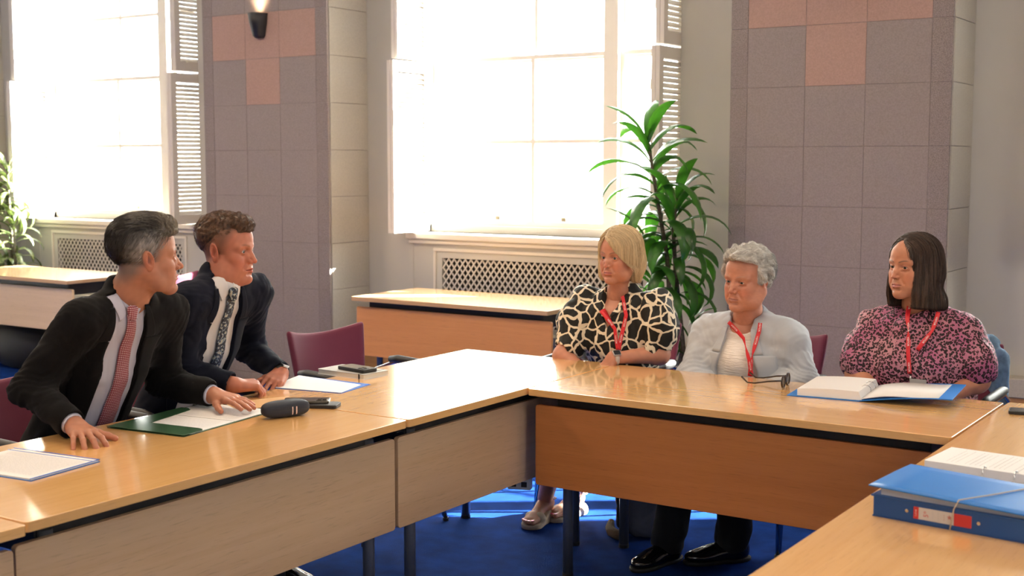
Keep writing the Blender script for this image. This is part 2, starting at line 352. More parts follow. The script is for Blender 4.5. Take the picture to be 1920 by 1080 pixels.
table(-5.205, 6.03, -3.77, 6.70, '-y', TOPW, PANW, 'beech side table below the middle window, sunlit at its left end', GRPW, [(-.6, -.2), (-.6, .25), (.6, -.2), (.6, .25)])
table(-9.0, 5.72, -7.54, 6.40, '-y', TOPW, wood('creamy_beech_panel', (.82, .60, .36), (.76, .54, .31), 0, .45, .1), 'pale side table at the far left in front of the left window', GRPW, [(-.6, -.2), (-.6, .25), (.6, -.2), (.6, .25)])  # the daylight on this panel is put into its paler colour
# ================================================================== VOLUME MODELLING
f32 = np.float32
def V3(p): return np.array(p, dtype=float)
def smin(a, b, k):
    if k <= 0: return np.minimum(a, b)
    h = np.maximum(k - np.abs(a - b), 0) / k
    return np.minimum(a, b) - h * h * k * .25
class Vol:
    """signed distance on a grid, joined smoothly, turned into one continuous surface"""
    def __init__(s, lo, hi, h):
        s.lo = V3(lo); s.h = h; s.n = np.ceil((V3(hi) - s.lo) / h).astype(int) + 1
        s.F = np.full(s.n, .5, f32)
        s.ax = [(s.lo[i] + h * np.arange(s.n[i])).astype(f32) for i in range(3)]
    def _sl(s, lo, hi, pad):
        a = np.clip(np.floor((V3(lo) - pad - s.lo) / s.h).astype(int), 0, s.n); b = np.clip(np.ceil((V3(hi) + pad - s.lo) / s.h).astype(int) + 1, 0, s.n)
        return tuple(slice(a[i], b[i]) for i in range(3))
    def _ev(s, prim, sl):
        X, Y, Z = s.ax[0][sl[0]][:, None, None], s.ax[1][sl[1]][None, :, None], s.ax[2][sl[2]][None, None, :]
        return prim[0](X, Y, Z)
    def add(s, prim, k=.01):
        sl = s._sl(prim[1], prim[2], k + 3 * s.h)
        if min(q.stop - q.start for q in sl) <= 0: return s
        s.F[sl] = smin(s.F[sl], s._ev(prim, sl), k); return s
    def cut(s, prim, k=.005):
        sl = s._sl(prim[1], prim[2], k + 3 * s.h)
        if min(q.stop - q.start for q in sl) <= 0: return s
        s.F[sl] = -smin(-s.F[sl], s._ev(prim, sl), k); return s
    def disp(s, fn):
        X, Y, Z = s.ax[0][:, None, None], s.ax[1][None, :, None], s.ax[2][None, None, :]
        m = np.abs(s.F) < .03
        ix = np.nonzero(m); s.F[ix] += fn(s.ax[0][ix[0]], s.ax[1][ix[1]], s.ax[2][ix[2]]).astype(f32); return s
    def sample(s, P):
        q = (np.asarray(P) - s.lo) / s.h; q = np.clip(q, 0, s.n - 1.001); i = q.astype(int); t = q - i; r = 0
        for dx in (0, 1):
            for dy in (0, 1):
                for dz in (0, 1):
                    wt = (t[..., 0] if dx else 1-t[..., 0]) * (t[..., 1] if dy else 1-t[..., 1]) * (t[..., 2] if dz else 1-t[..., 2])
                    r = r + wt * s.F[i[..., 0]+dx, i[..., 1]+dy, i[..., 2]+dz]
        return r
    def grad(s, P):
        e = s.h; g = np.stack([s.sample(P + V3(d)*e) - s.sample(P - V3(d)*e) for d in ((1,0,0),(0,1,0),(0,0,1))], -1)
        return g / (np.linalg.norm(g, axis=-1, keepdims=True) + 1e-9)
    def march(s, O, Dr, off=0., length=.6):
        """first hit going from O along Dr; returns points lifted by off"""
        O = np.asarray(O, float); Dr = np.asarray(Dr, float) * np.ones_like(O); t = np.zeros(O.shape[:-1])
        for _ in range(90):
            d = s.sample(O + Dr * t[..., None]) - off
            t = np.where((d > .0004) & (t < length), t + np.clip(d * .7, .0005, .05), t)
        return O + Dr * t[..., None]
    def surf(s):
        F = s.F; F[0] = np.maximum(F[0], .01); F[-1] = np.maximum(F[-1], .01); F[:, 0] = np.maximum(F[:, 0], .01); F[:, -1] = np.maximum(F[:, -1], .01); F[..., 0] = np.maximum(F[..., 0], .01); F[..., -1] = np.maximum(F[..., -1], .01)
        I = F < 0; c = np.zeros(s.n - 1, np.int8)
        for dx in (0, 1):
            for dy in (0, 1):
                for dz in (0, 1): c += I[dx:s.n[0]-1+dx, dy:s.n[1]-1+dy, dz:s.n[2]-1+dz]
        cx = np.nonzero((c > 0) & (c < 8)); M = len(cx[0]); idx = np.full(s.n - 1, -1, np.int64); idx[cx] = np.arange(M)
        base = np.stack(cx, 1); pos = np.zeros((M, 3)); cnt = np.zeros(M)
        cor = {k: F[base[:, 0]+k[0], base[:, 1]+k[1], base[:, 2]+k[2]] for k in [(a, b, c_) for a in (0, 1) for b in (0, 1) for c_ in (0, 1)]}
        for a in cor:
            for ax in range(3):
                if a[ax]: continue
                b = list(a); b[ax] = 1; b = tuple(b); fa, fb = cor[a], cor[b]; m = (fa < 0) != (fb < 0)
                t = np.where(m, fa / np.where(m, fa - fb, 1), 0); p = np.zeros((M, 3)) + V3(a); p[:, ax] += t
                pos += p * m[:, None]; cnt += m
        v = (base + pos / cnt[:, None]) * s.h + s.lo; quads = []
        for ax in range(3):
            sl0 = [slice(0, None)]*3; sl1 = [slice(0, None)]*3; sl0[ax] = slice(0, -1); sl1[ax] = slice(1, None)
            A, B = I[tuple(sl0)], I[tuple(sl1)]; e = np.stack(np.nonzero(A != B), 1); o1, o2 = (ax+1) % 3, (ax+2) % 3
            ok = (e[:, o1] > 0) & (e[:, o2] > 0) & (e[:, o1] < s.n[o1]-1) & (e[:, o2] < s.n[o2]-1); e = e[ok]
            def g(d1, d2):
                q = e.copy(); q[:, o1] -= d1; q[:, o2] -= d2; return idx[q[:, 0], q[:, 1], q[:, 2]]
            qd = np.stack([g(1, 1), g(0, 1), g(0, 0), g(1, 0)], 1); ins = A[tuple(e.T)]
            qd[~ins] = qd[~ins][:, ::-1]; quads.append(qd)
        q = np.concatenate(quads); return v, q[(q >= 0).all(1)]
def ell(c, r, M=None):
    c = V3(c); r = V3(r); rm = r.max(); M = None if M is None else np.array(M)
    def fn(X, Y, Z):
        x, y, z = X - c[0], Y - c[1], Z - c[2]
        if M is not None: x, y, z = (M[0,0]*x+M[1,0]*y+M[2,0]*z, M[0,1]*x+M[1,1]*y+M[2,1]*z, M[0,2]*x+M[1,2]*y+M[2,2]*z)
        k0 = np.sqrt((x/r[0])**2 + (y/r[1])**2 + (z/r[2])**2); k1 = np.sqrt((x/r[0]**2)**2 + (y/r[1]**2)**2 + (z/r[2]**2)**2)
        return (k0 * (k0 - 1) / (k1 + 1e-6)).astype(f32)
    e = r if M is None else np.full(3, rm)
    return fn, c - e, c + e
def cone(a, b, ra, rb):
    a, b = V3(a), V3(b); d = b - a; L2 = (d @ d) + 1e-12
    def fn(X, Y, Z):
        x, y, z = X - a[0], Y - a[1], Z - a[2]; t = np.clip((x*d[0] + y*d[1] + z*d[2]) / L2, 0, 1)
        return (np.sqrt((x-d[0]*t)**2 + (y-d[1]*t)**2 + (z-d[2]*t)**2) - (ra + (rb-ra)*t)).astype(f32)
    r = max(ra, rb); return fn, np.minimum(a, b) - r, np.maximum(a, b) + r
def loft(secs):
    """body trunk: sections (x, y, z, half width across y, half depth along x)"""
    S = [V3(q) for q in secs]
    def fn(X, Y, Z):
        best = None
        for p, q in zip(S[:-1], S[1:]):
            d = q[:3] - p[:3]; t = np.clip(((X-p[0])*d[0] + (Y-p[1])*d[1] + (Z-p[2])*d[2]) / (d @ d), 0, 1)
            c = [p[i] + (q[i]-p[i])*t for i in range(5)]
            u, v, w_ = (Y-c[1]), (X-c[0]), (Z-c[2]); m = np.minimum(c[3], c[4])
            k = np.sqrt((u/c[3])**2 + (v/c[4])**2 + (w_/m)**2); kk = np.sqrt((u/c[3]**2)**2 + (v/c[4]**2)**2 + (w_/m**2)**2) + 1e-6
            e = k * (k - 1) / kk; best = e if best is None else np.minimum(best, e)
        return best.astype(f32)
    A = np.array(S); mx = A[:, 3:].max(); return fn, A[:, :3].min(0) - mx, A[:, :3].max(0) + mx
def half(p, n):
    """everything on the +n side of a plane through p"""
    p, n = V3(p), V3(n) / np.linalg.norm(V3(n))
    return (lambda X, Y, Z: (-((X-p[0])*n[0] + (Y-p[1])*n[1] + (Z-p[2])*n[2])).astype(f32)), p - 9, p + 9
_rs = np.random.RandomState(3)
_K = _rs.randn(14, 3); _K /= np.linalg.norm(_K, axis=1)[:, None]; _PH = _rs.rand(14) * 6.28; _SC = _rs.uniform(.7, 1.5, 14)
def noise(x, y, z, wl, seed=0., st=(1, 1, 1)):
    """cheap smooth noise of wavelength wl, about -1..1"""
    r = 0
    for k, ph, sc in zip(_K, _PH, _SC): r = r + np.sin((x*k[0]*st[0] + y*k[1]*st[1] + z*k[2]*st[2]) * 6.283/wl*sc + ph + seed*ph)
    return r / 3.7
def ridge(x, y, z, wl, seed=0., st=(1, 1, 1)):
    return 1 - 2*np.abs(noise(x, y, z, wl, seed, st))
def npmesh(name, v, q, cols=None):
    me = bpy.data.meshes.new(name); v = np.ascontiguousarray(v, dtype=np.float32); q = np.ascontiguousarray(q, dtype=np.int32); k = q.shape[1]
    me.vertices.add(len(v)); me.vertices.foreach_set('co', v.ravel()); me.loops.add(q.size); me.loops.foreach_set('vertex_index', q.ravel())
    me.polygons.add(len(q)); me.polygons.foreach_set('loop_start', np.arange(0, q.size, k, dtype=np.int32)); me.polygons.foreach_set('loop_total', np.full(len(q), k, np.int32))
    me.update(); me.validate()
    if cols is not None:
        a = me.color_attributes.new('Col', 'FLOAT_COLOR', 'POINT'); a.data.foreach_set('color', np.concatenate([cols, np.ones((len(v), 1))], 1).astype(np.float32).ravel())
    return me
def npobj(name, v, q, m, parent=None, cols=None, smooth=True):
    return obj(name, npmesh(name, v, q, cols), m, parent, smooth)
def relax(v, q, n=2, f=.5):
    for _ in range(n):
        s = np.zeros_like(v); c = np.zeros(len(v))
        for i in range(4):
            a, b = q[:, i], q[:, (i+1) % 4]
            for k in range(3): s[:, k] += np.bincount(a, v[b, k], len(v)) + np.bincount(b, v[a, k], len(v))
            c += np.bincount(a, minlength=len(v)) + np.bincount(b, minlength=len(v))
        v = v + (s / np.maximum(c, 1)[:, None] - v) * f
    return v
def lerp(a, b, t): return V3(a) + (V3(b) - V3(a)) * t
def mixc(c, col, w_): return c * (1 - w_[:, None]) + V3(col) * w_[:, None]
def blob(P, c, r): return np.exp(-(((P - V3(c)) / V3(r))**2).sum(1))

# ------------------------------------------------------------------ hands
def hand(vol, wr, fwd, up, side, curl=(20, 25, 15), spread=6., thumb=(38, 10, 15), sc=1., curls=None, nails=None):
    """wr wrist, fwd towards the fingers, up = back of the hand, side = +1 when the thumb is on the left of fwd seen from above"""
    fw = V3(fwd); fw /= np.linalg.norm(fw); u = V3(up); u -= fw * (u @ fw); u /= np.linalg.norm(u); lt = np.cross(u, fw) * side   # towards the thumb
    P = lambda x, y, z: V3(wr) + (fw*x + lt*y + u*z) * sc
    rot = lambda v, ax, a: v*math.cos(a) + np.cross(ax, v)*math.sin(a) + ax*(ax @ v)*(1-math.cos(a))
    K = .006 * sc
    roots = [(.088, .027), (.092, .007), (.088, -.013), (.080, -.031)]
    vol.add(cone(P(-.01, .004, 0), P(.02, .004, 0), .025*sc, .022*sc), .012*sc)
    for x, y in roots:
        vol.add(cone(P(.012, y*.55, 0), P(x-.008, y, -.001), .0165*sc, .0125*sc), .010*sc)
    vol.add(cone(P(.02, .018, -.008), P(.052, .030, -.006), .017*sc, .011*sc), .010*sc)
    vol.add(cone(P(.015, -.016, -.008), P(.06, -.026, -.006), .014*sc, .011*sc), .010*sc)
    lens = [(.042, .025, .020), (.046, .028, .021), (.043, .026, .021), (.033, .020, .018)]; rad = [.0092, .0095, .0090, .0080]
    for i, ((x, y), ls) in enumerate(zip(roots, lens)):
        cu = curls[i] if curls else curl; d = rot(fw, u * side, R(spread * (1.15 - i*.95))); p = P(x-.006, y, 0); ax = np.cross(u, d) ; rr = rad[i]*sc
        n_ = u.copy()
        for j, (l_, c_) in enumerate(zip(ls, cu)):
            d = rot(d, ax, R(c_)); n_ = rot(n_, ax, R(c_)); q = p + d*l_*sc
            vol.add(cone(p, q, rr, rr*.93), .004*sc if j else K)
            p = q; rr *= .93
        if nails is not None: nails.append((p + n_*rr*.9 - d*.001*sc, rr))
    a1, c1, c2 = thumb; d = rot(fw, u * side, R(a1)); p = P(.024, .024, -.008); ax = np.cross(u, d); d = rot(d, ax, R(12)); rr = .0125*sc
    for j, (l_, c_) in enumerate(((.036, 0), (.031, c1), (.026, c2))):
        d = rot(d, u * side, -R(c_)); q = p + d*l_*sc; vol.add(cone(p, q, rr, rr*.88), .007*sc); p = q; rr *= .9
    if nails is not None: nails.append((p + u*rr*.85, rr))
def handpart(wr, fwd, up, side, el, skin, h=.0022, arm=.5, rw=.024, re=.040, sc=1., extra=None, **kw):
    wr, el = V3(wr), V3(el); fw = V3(fwd)/np.linalg.norm(V3(fwd)); a = lerp(wr, el, arm)
    pts = np.array([a, wr, wr + fw*.19*sc] + ([V3(extra)] if extra is not None else [])); lo, hi = pts.min(0) - .07, pts.max(0) + .07
    v = Vol(lo, hi, h); v.add(cone(a, wr, rw + (re-rw)*arm, rw*.98), .01); v.add(cone(lerp(wr, el, .02), wr, rw, rw), .01)
    if extra is not None: v.add(cone(a, extra, re*1.02, re*1.15), .03)
    nails = []; hand(v, wr, fwd, up, side, sc=sc, nails=nails, **kw); p, q = v.surf(); p = relax(p, q, 1, .5)
    c = np.tile(V3(skin), (len(p), 1)); c = c * (1 + .05*noise(*p.T, .03))[:, None]
    for n_, rr in nails:
        c = mixc(c, V3(skin)*V3((1.12, .82, .76)), .5*blob(p, n_, (.016,)*3)); c = mixc(c, V3(skin)*V3((1.12, 1.05, 1.08)), .9*(blob(p, n_, (rr*.75,)*3) > .5))
    return p, q, c
def join(parts):
    vs_, qs, cs, b = [], [], [], 0
    for v, q, c in parts: vs_.append(v); qs.append(q + b); cs.append(c); b += len(v)
    return np.concatenate(vs_), np.concatenate(qs), np.concatenate(cs)
# ================================================================== HEADS   (local: x to the face, y to the left, z up, origin at eye level)
SKIN = mat('skin', (.6, .35, .25), .48, attr='Col', sss=.12, bump=(700, .12, .0006, (1, 1, 1)), spec=.4)
def head(cfg, neck, h=.0017):
    """returns v, q, colours in head space; neck = points (x, y, z, r) in head space"""
    g = cfg.get; jw, ff, ns, age, fem = g('jaw', 1.), g('fat', 0.), g('nose', 1.), g('age', 0.), g('fem', 0.)
    nz = min(p[2] for p in neck)
    nlo = np.array([[p[0]-p[3], p[1]-p[3], p[2]-p[3]] for p in neck]).min(0); nhi = np.array([[p[0]+p[3], p[1]+p[3], p[2]] for p in neck]).max(0)
    lo = np.minimum(V3((-.125, -.098, -.13)), nlo - .004); hi = np.maximum(V3((.13, .098, .135)), nhi + .004)
    v = Vol(lo, hi, h)
    v.add(ell((-.014, 0, .044), (.099, .0755, .080)), .01)
    v.add(ell((.022, 0, .035), (.066, .066, .066)), .03)                       # forehead
    v.add(ell((.026, 0, -.03), (.058 + ff*.004, .0585 + ff*.006, .078)), .03)
    for s in (1, -1):
        v.add(cone((.0, .054*jw + ff*.006 , -.045), (.030, .045*jw + ff*.008, -.082), .017 + ff*.004, .015 + ff*.005), .03)
        v.add(cone((.030, s*(.043*jw + ff*.006), -.080), (.070, s*.016*jw, -.103), .016 + ff*.003, .015), .03)
        v.add(cone((.0, s*(.054*jw + ff*.006), -.045), (.030, s*(.045*jw + ff*.008), -.082), .017 + ff*.004, .015 + ff*.005), .03)
        v.add(ell((.056, s*.040, -.028), (.024, .022, .020)), .022)            # cheekbone
        v.add(ell((.060, s*.030, -.062), (.022 + ff*.004, .024 + ff*.004, .026)), .025)   # cheek
        v.add(cone((.083, s*.012, .017 + fem*.003), (.068, s*.046, .016 + fem*.004), .010 - fem*.003, .011 - fem*.003), .016)  # brow
    v.add(ell((.079, 0, -.101), (.021, .022 - fem*.003, .018)), .018)          # chin
    v.add(ell((.074, 0, -.062), (.024, .030, .026)), .018)                     # muzzle
    for i in range(len(neck)-1):
        a, b = neck[i], neck[i+1]; v.add(cone(a[:3], b[:3], a[3], b[3]), .03)
    for s in (1, -1):
        v.cut(ell((.098, s*.031, -.002), (.021, .020, .015)), .014)            # socket
        v.add(ell((.0725, s*.0315, 0), (.0145, .0155, .0140)), .006)           # lids over the eyeball
    for s in (1, -1): v.add(ell((.0855, s*.0155, -.021), (.011, .010, .016)), .012)
    # nose
    v.add(cone((.084, 0, .010), (.098*1., 0, -.015), .0075, .0082), .012)
    v.add(cone((.098, 0, -.015), (.093 + .0145*ns, 0, -.033 - g('nd', 0.)*.004), .0078 - fem*.0008, .0084 + .001*ns - fem*.0012), .008)
    for s in (1, -1):
        v.add(ell((.096, s*.0125, -.037), (.0115, .0076 - fem*.0012, .0074 - fem*.001)), .006)
        v.cut(ell((.101, s*.0066, -.0450), (.0045, .0030, .0035)), .003)
        v.cut(cone((.0935, s*.0215, -.040), (.0865, s*.0315, -.062), .0012 + age*.0008, .0008 + age*.0008), .012)        # smile line
    # mouth
    lf = g('lips', 1.)
    for s in (1, -1):
        v.add(cone((.0985, s*.004, -.0625), (.086, s*.022, -.0665), .0046*lf, .0022), .004)
        v.add(cone((.0970, s*.003, -.0720), (.086, s*.020, -.0685), .0054*lf, .0024), .004)
        v.cut(cone((.1035, 0, -.0672), (.0885, s*.0235, -.0675), .0016, .0018), .003)
    v.cut(cone((.092, -.012, -.0835), (.092, .012, -.0835), .004, .004), .010)
    # eye slits
    op = g('open', .0050)
    for s in (1, -1):
        v.cut(ell((.090, s*.0315, -.0005), (.017, .0128, op)), .0015)
        v.cut(cone((.0912, s*.020, .0092), (.0815, s*.046, .0070), .0012, .0012), .004)        # lid crease
        if age: v.cut(cone((.0905, s*.022, -.0140), (.079, s*.044, -.0125), .0010*age, .0010*age), .009)
        # ear
        ex, ez = -.010, -.006; T = Matrix.Rotation(R(-14), 3, 'Y') @ Matrix.Rotation(R(s*18), 3, 'Z')
        es = g('ear', 1.)
        v.add(ell((ex, s*.079, ez), (.0175*es, .0085, .031*es), T), .006)
        v.cut(ell((ex+.003, s*.0888, ez+.004), (.0118*es, .0088, .0225*es), T), .002)
        v.add(cone((ex-.005, s*.0825, ez+.016), (ex-.007, s*.0825, ez-.008), .0028, .0032), .003)
        v.add(ell((ex+.003, s*.0785, ez-.026), (.009, .0052, .009)), .004)
        v.add(ell((ex+.011, s*.080, ez-.006), (.004, .005, .007)), .003)
    if age > 5:
        for s in (1, -1): v.cut(cone((.084, s*.0285, -.072), (.066, s*.033, -.098), .0012*age, .001*age), .014)
    p, q = v.surf(); p = relax(p, q, 1, .4)
    skin = V3(cfg['skin']); c = np.tile(skin, (len(p), 1)) * (1 + .035*noise(*p.T, .022))[:, None]
    red = V3(skin)*V3((1.12, .74, .70))
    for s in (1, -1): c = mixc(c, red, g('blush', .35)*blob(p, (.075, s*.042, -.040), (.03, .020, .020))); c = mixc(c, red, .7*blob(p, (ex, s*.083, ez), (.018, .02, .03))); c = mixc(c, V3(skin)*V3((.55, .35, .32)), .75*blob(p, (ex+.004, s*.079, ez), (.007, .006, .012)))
    c = mixc(c, red, .45*blob(p, (.108, 0, -.034), (.014, .016, .012)))
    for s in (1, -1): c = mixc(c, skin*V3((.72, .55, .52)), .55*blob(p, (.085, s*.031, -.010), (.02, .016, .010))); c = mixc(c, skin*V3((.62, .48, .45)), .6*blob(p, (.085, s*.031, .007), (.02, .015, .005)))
    lip = V3(g('lipc', skin*V3((.85, .48, .48)))); t = np.abs(p[:, 1])
    zc = -.0672 - .00*t; m = (p[:, 0] > .080) & (t < .0235); up_ = np.clip((zc + .0082*(1-(t/.025)**2) - p[:, 2]) / .0015, 0, 1) * np.clip((p[:, 2] - (zc - .0098*(1-(t/.024)**2))) / .0015, 0, 1)
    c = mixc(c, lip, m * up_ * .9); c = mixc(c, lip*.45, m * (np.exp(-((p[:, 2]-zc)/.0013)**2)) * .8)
    # eyebrows
    bc = V3(g('brow', (.10, .07, .05)))
    by, bz = t, .0205 + fem*.002 + .006*np.sin(np.clip((t-.012)/.036, 0, 1)*2.2) - .002; m = np.exp(-((p[:, 2]-bz)/(.0034 if not fem else .0024))**2) * (t > .010) * np.clip((.052-t)/.012, 0, 1) * np.clip((t-.010)/.004, 0, 1) * (p[:, 0] > .03)
    c = mixc(c, bc, m * g('browd', .85))
    # lashes along the slit
    m = np.exp(-(((p[:, 2] - .0005) - op*.95*np.sqrt(np.clip(1-((t-.0315)/.0135)**2, 0, 1)))/.0011)**2) * (np.abs(t-.0315) < .0145) * (p[:, 0] > .06); c = mixc(c, (.05, .03, .025), m * g('lash', .75))
    # stubble / shaved hair
    if g('stubble', 0):
        m = np.clip((-.045 - p[:, 2] + (.02*(p[:, 0] < .055)))/.02, 0, 1) * np.clip((p[:, 0] - .0)/.02, 0, 1) * (p[:, 2] > -.125); c = mixc(c, skin*V3((.60, .58, .62)), m*g('stubble'))
    if g('scalp') is not None:
        xf = np.interp(p[:, 2], [-.09, -.06, -.03, -.016, -.012, .02, .05, .08, .2], [-.06, -.035, -.022, -.005, .028, .036, .05, .07, .09]); m = np.clip((xf + .006 - p[:, 0])/.030, 0, 1) * (np.abs(p[:, 1]) < .081) * np.clip((p[:, 2]+.095)/.05, 0, 1)
        m *= 1 - .95*np.maximum(blob(p, (ex, .086, ez), (.022, .012, .034)), blob(p, (ex, -.086, ez), (.022, .012, .034))).clip(0, 1)
        c = mixc(c, g('scalp'), m*.85)
    if g('patch') is not None: c = g('patch')(p, c)
    return p, q, np.clip(c, 0, 1)
EYE = None
def eyes(Mh, gaze, iris, parent, sc=1.):
    name = 'eye_%.2f' % sum(iris); m = bpy.data.materials.new(name); m.use_nodes = True; nt = m.node_tree; b = nt.nodes['Principled BSDF']; b.inputs['Roughness'].default_value = .12
    tc = nt.nodes.new('ShaderNodeTexCoord'); sx = nt.nodes.new('ShaderNodeSeparateXYZ'); cr = nt.nodes.new('ShaderNodeValToRGB'); nt.links.new(tc.outputs['Object'], sx.inputs[0])
    mr = nt.nodes.new('ShaderNodeMapRange'); mr.inputs[1].default_value = .008; mr.inputs[2].default_value = .0125; nt.links.new(sx.outputs[0], mr.inputs[0]); nt.links.new(mr.outputs[0], cr.inputs[0]); nt.links.new(cr.outputs[0], b.inputs['Base Color'])
    e = cr.color_ramp.elements; e[0].position = .0; e[0].color = (.62, .56, .52, 1); e[1].position = .58; e[1].color = (.60, .54, .50, 1)
    for p, c in ((.62, tuple(x*.35 for x in iris)), (.70, iris), (.86, tuple(x*.8 for x in iris)), (.90, (.006, .006, .006))): k = e.new(p); k.color = (*c, 1)
    for s in (1, -1):
        mb = MB(); P = []
        for i in range(17):
            a = math.pi*i/16; P.append([(.0125*math.cos(a), .0125*math.sin(a)*math.cos(2*math.pi*j/20), .0125*math.sin(a)*math.sin(2*math.pi*j/20)) for j in range(21)])
        mb.grid(P); o = mb.build('eye', m, parent, smooth=True)
        o.matrix_basis = Mh @ Matrix.Translation((.0722, s*.0315, 0)) @ Matrix.Rotation(R(gaze[0]), 4, 'Z') @ Matrix.Rotation(R(-gaze[1]), 4, 'Y')
def tm(M, p): A = np.array(M); return p @ A[:3, :3].T + A[:3, 3]

# ------------------------------------------------------------------ hair
HAIR = mat('hair', (.1, .1, .1), .42, attr='Col', spec=.45)
def hairvol(kind, h=.0024):
    v = Vol((-.16, -.13, -.20), (.14, .13, .16), h)
    if kind == 'quiff':      # short sides, longer swept top
        v.add(ell((-.016, 0, .045), (.104, .0815, .083)), .01)
        v.add(ell((-.004, 0, .078), (.104, .067, .062)), .012); v.add(ell((.050, 0, .098), (.046, .054, .032)), .015)
        zs = [-.10, -.075, -.05, -.03, -.018, -.014, .015, .035, .05, .066, .080, .2]; xf = [-.082, -.060, -.042, -.028, -.018, .032, .040, .056, .058, .074, .120, .14]
    elif kind == 'crop':     # faded sides, curly top
        v.add(ell((-.016, 0, .050), (.1010, .0765, .082)), .01)
        v.add(ell((.002, 0, .085), (.098, .064, .052)), .012); v.add(ell((.052, 0, .098), (.042, .052, .030)), .012); v.add(ell((-.055, 0, .055), (.068, .066, .070)), .012)
        zs = [-.10, -.07, -.045, -.02, .02, .045, .055, .068, .080, .2]; xf = [-.12, -.092, -.085, -.070, -.035, .0, .040, .078, .120, .14]
    elif kind == 'curls':    # short grey set waves
        v.add(ell((-.020, 0, .048), (.112, .088, .087)), .01); v.add(ell((.020, 0, .088), (.078, .072, .045)), .02); v.add(ell((-.060, 0, .03), (.066, .080, .078)), .02)
        for s in (1, -1): v.add(ell((.006, s*.074, .022), (.034, .020, .040)), .02)
        zs = [-.10, -.07, -.045, -.028, -.010, .0, .03, .05, .070, .086, .105]; xf = [-.12, -.060, -.035, -.022, .012, .026, .032, .040, .050, .074, .125]
    elif kind == 'bob':      # side-parted chin-length bob
        v.add(ell((-.018, 0, .042), (.114, .096, .102)), .01); v.add(ell((-.034, 0, -.030), (.100, .106, .084)), .03)
        v.add(loft([(-.014, 0, -.01, .096, .092), (-.012, 0, -.070, .104, .090), (-.014, 0, -.112, .092, .080)]), .02)
        zs = None
    elif kind == 'longbob':
        v.add(ell((-.018, 0, .036), (.110, .090, .096)), .01); v.add(ell((-.035, 0, -.030), (.094, .094, .080)), .03)
        v.add(loft([(-.018, 0, -.0, .093, .092), (-.008, 0, -.06, .098, .100), (-.006, 0, -.10, .102, .100), (-.026, 0, -.150, .106, .116)]), .02)
        zs = None
    if zs is not None:
        za, xa = np.array(zs), np.array(xf)
        def cutf(X, Y, Z):
            lim = np.interp(Z, za, xa) - .35*np.abs(Y)**1.0*(Z > .06)*.6 + .0*X
            return (-(X - lim)*.8).astype(f32)
        v.cut((cutf, (-1,)*3, (1,)*3), .006)
    return v
def strands(vol, P, Dirf, length, n, steps, rad, colf, lift=.0012, curl=0., seed=1, keep=None, cols_extra=None):
    rs = np.random.RandomState(seed); idx = rs.choice(len(P), n); p = P[idx] + rs.randn(n, 3)*.001; L = length(p) * rs.uniform(.7, 1.15, n); off = rs.uniform(-.001, 1, n)[:, None]*lift
    pts = []; ph = rs.rand(n)*6.28; cur = p.copy(); g = vol.grad(cur); cur = cur - g*vol.sample(cur)[:, None] + g*off; pts.append(cur)
    for k in range(steps):
        d = Dirf(cur, k/steps); 
        if curl: d = d + curl*np.stack([np.sin(ph + k*1.6), np.cos(ph*1.3 + k*1.9), np.sin(ph*2.1 + k*1.3)], 1)
        g = vol.grad(cur); d = d - g*(d*g).sum(1)[:, None]; d /= np.linalg.norm(d, axis=1)[:, None] + 1e-6
        cur = cur + d*(L/steps)[:, None]; f = vol.sample(cur)[:, None]; g = vol.grad(cur); cur = cur - g*np.clip(f - off*(1 + .6*k/steps), -.004, .004)*.9; pts.append(cur)
    A = np.stack(pts, 1); S = A.shape[1]; T = np.gradient(A, axis=1); T /= np.linalg.norm(T, axis=2, keepdims=True) + 1e-9
    B = np.cross(T, np.array([.3, .5, .81])); B /= np.linalg.norm(B, axis=2, keepdims=True) + 1e-9; C_ = np.cross(T, B); rr = (rad * np.linspace(1, .35, S))[None, :, None]
    ring = np.stack([A + (B*math.cos(a) + C_*math.sin(a))*rr for a in (0, 2.094, 4.189)], 2); V_ = ring.reshape(-1, 3)
    i = np.arange(n)[:, None, None]*S*3; j = np.arange(S-1)[None, :, None]*3; k = np.arange(3)[None, None, :]; a = i + j + k; b = i + j + (k+1) % 3
    Q = np.stack([a, b, b+3, a+3], -1).reshape(-1, 4); c = colf(A[:, 0]); c = c * rs.uniform(.72, 1.3, (n, 1)); C3 = np.repeat(c, S*3, 0)
    return V_, Q, C3
def hairobj(kind, Mh, parent, col, dirf, length, n, steps=6, rad=.0006, pre=None, curl=0., lift=.0012, seed=1, relaxn=1):
    v = hairvol(kind)
    if pre: pre(v)
    p, q = v.surf(); p = relax(p, q, relaxn, .5); c = col(p)
    sv, sq, sc_ = strands(v, p[(p[:, 2] > -.2)], dirf, length, n, steps, rad, col, curl=curl, lift=lift, seed=seed)
    a = join([(p, q, c*.8), (sv, sq, sc_)]); return npobj('hair', tm(Mh, a[0]), a[1], HAIR, parent, np.clip(a[2], 0, 1))
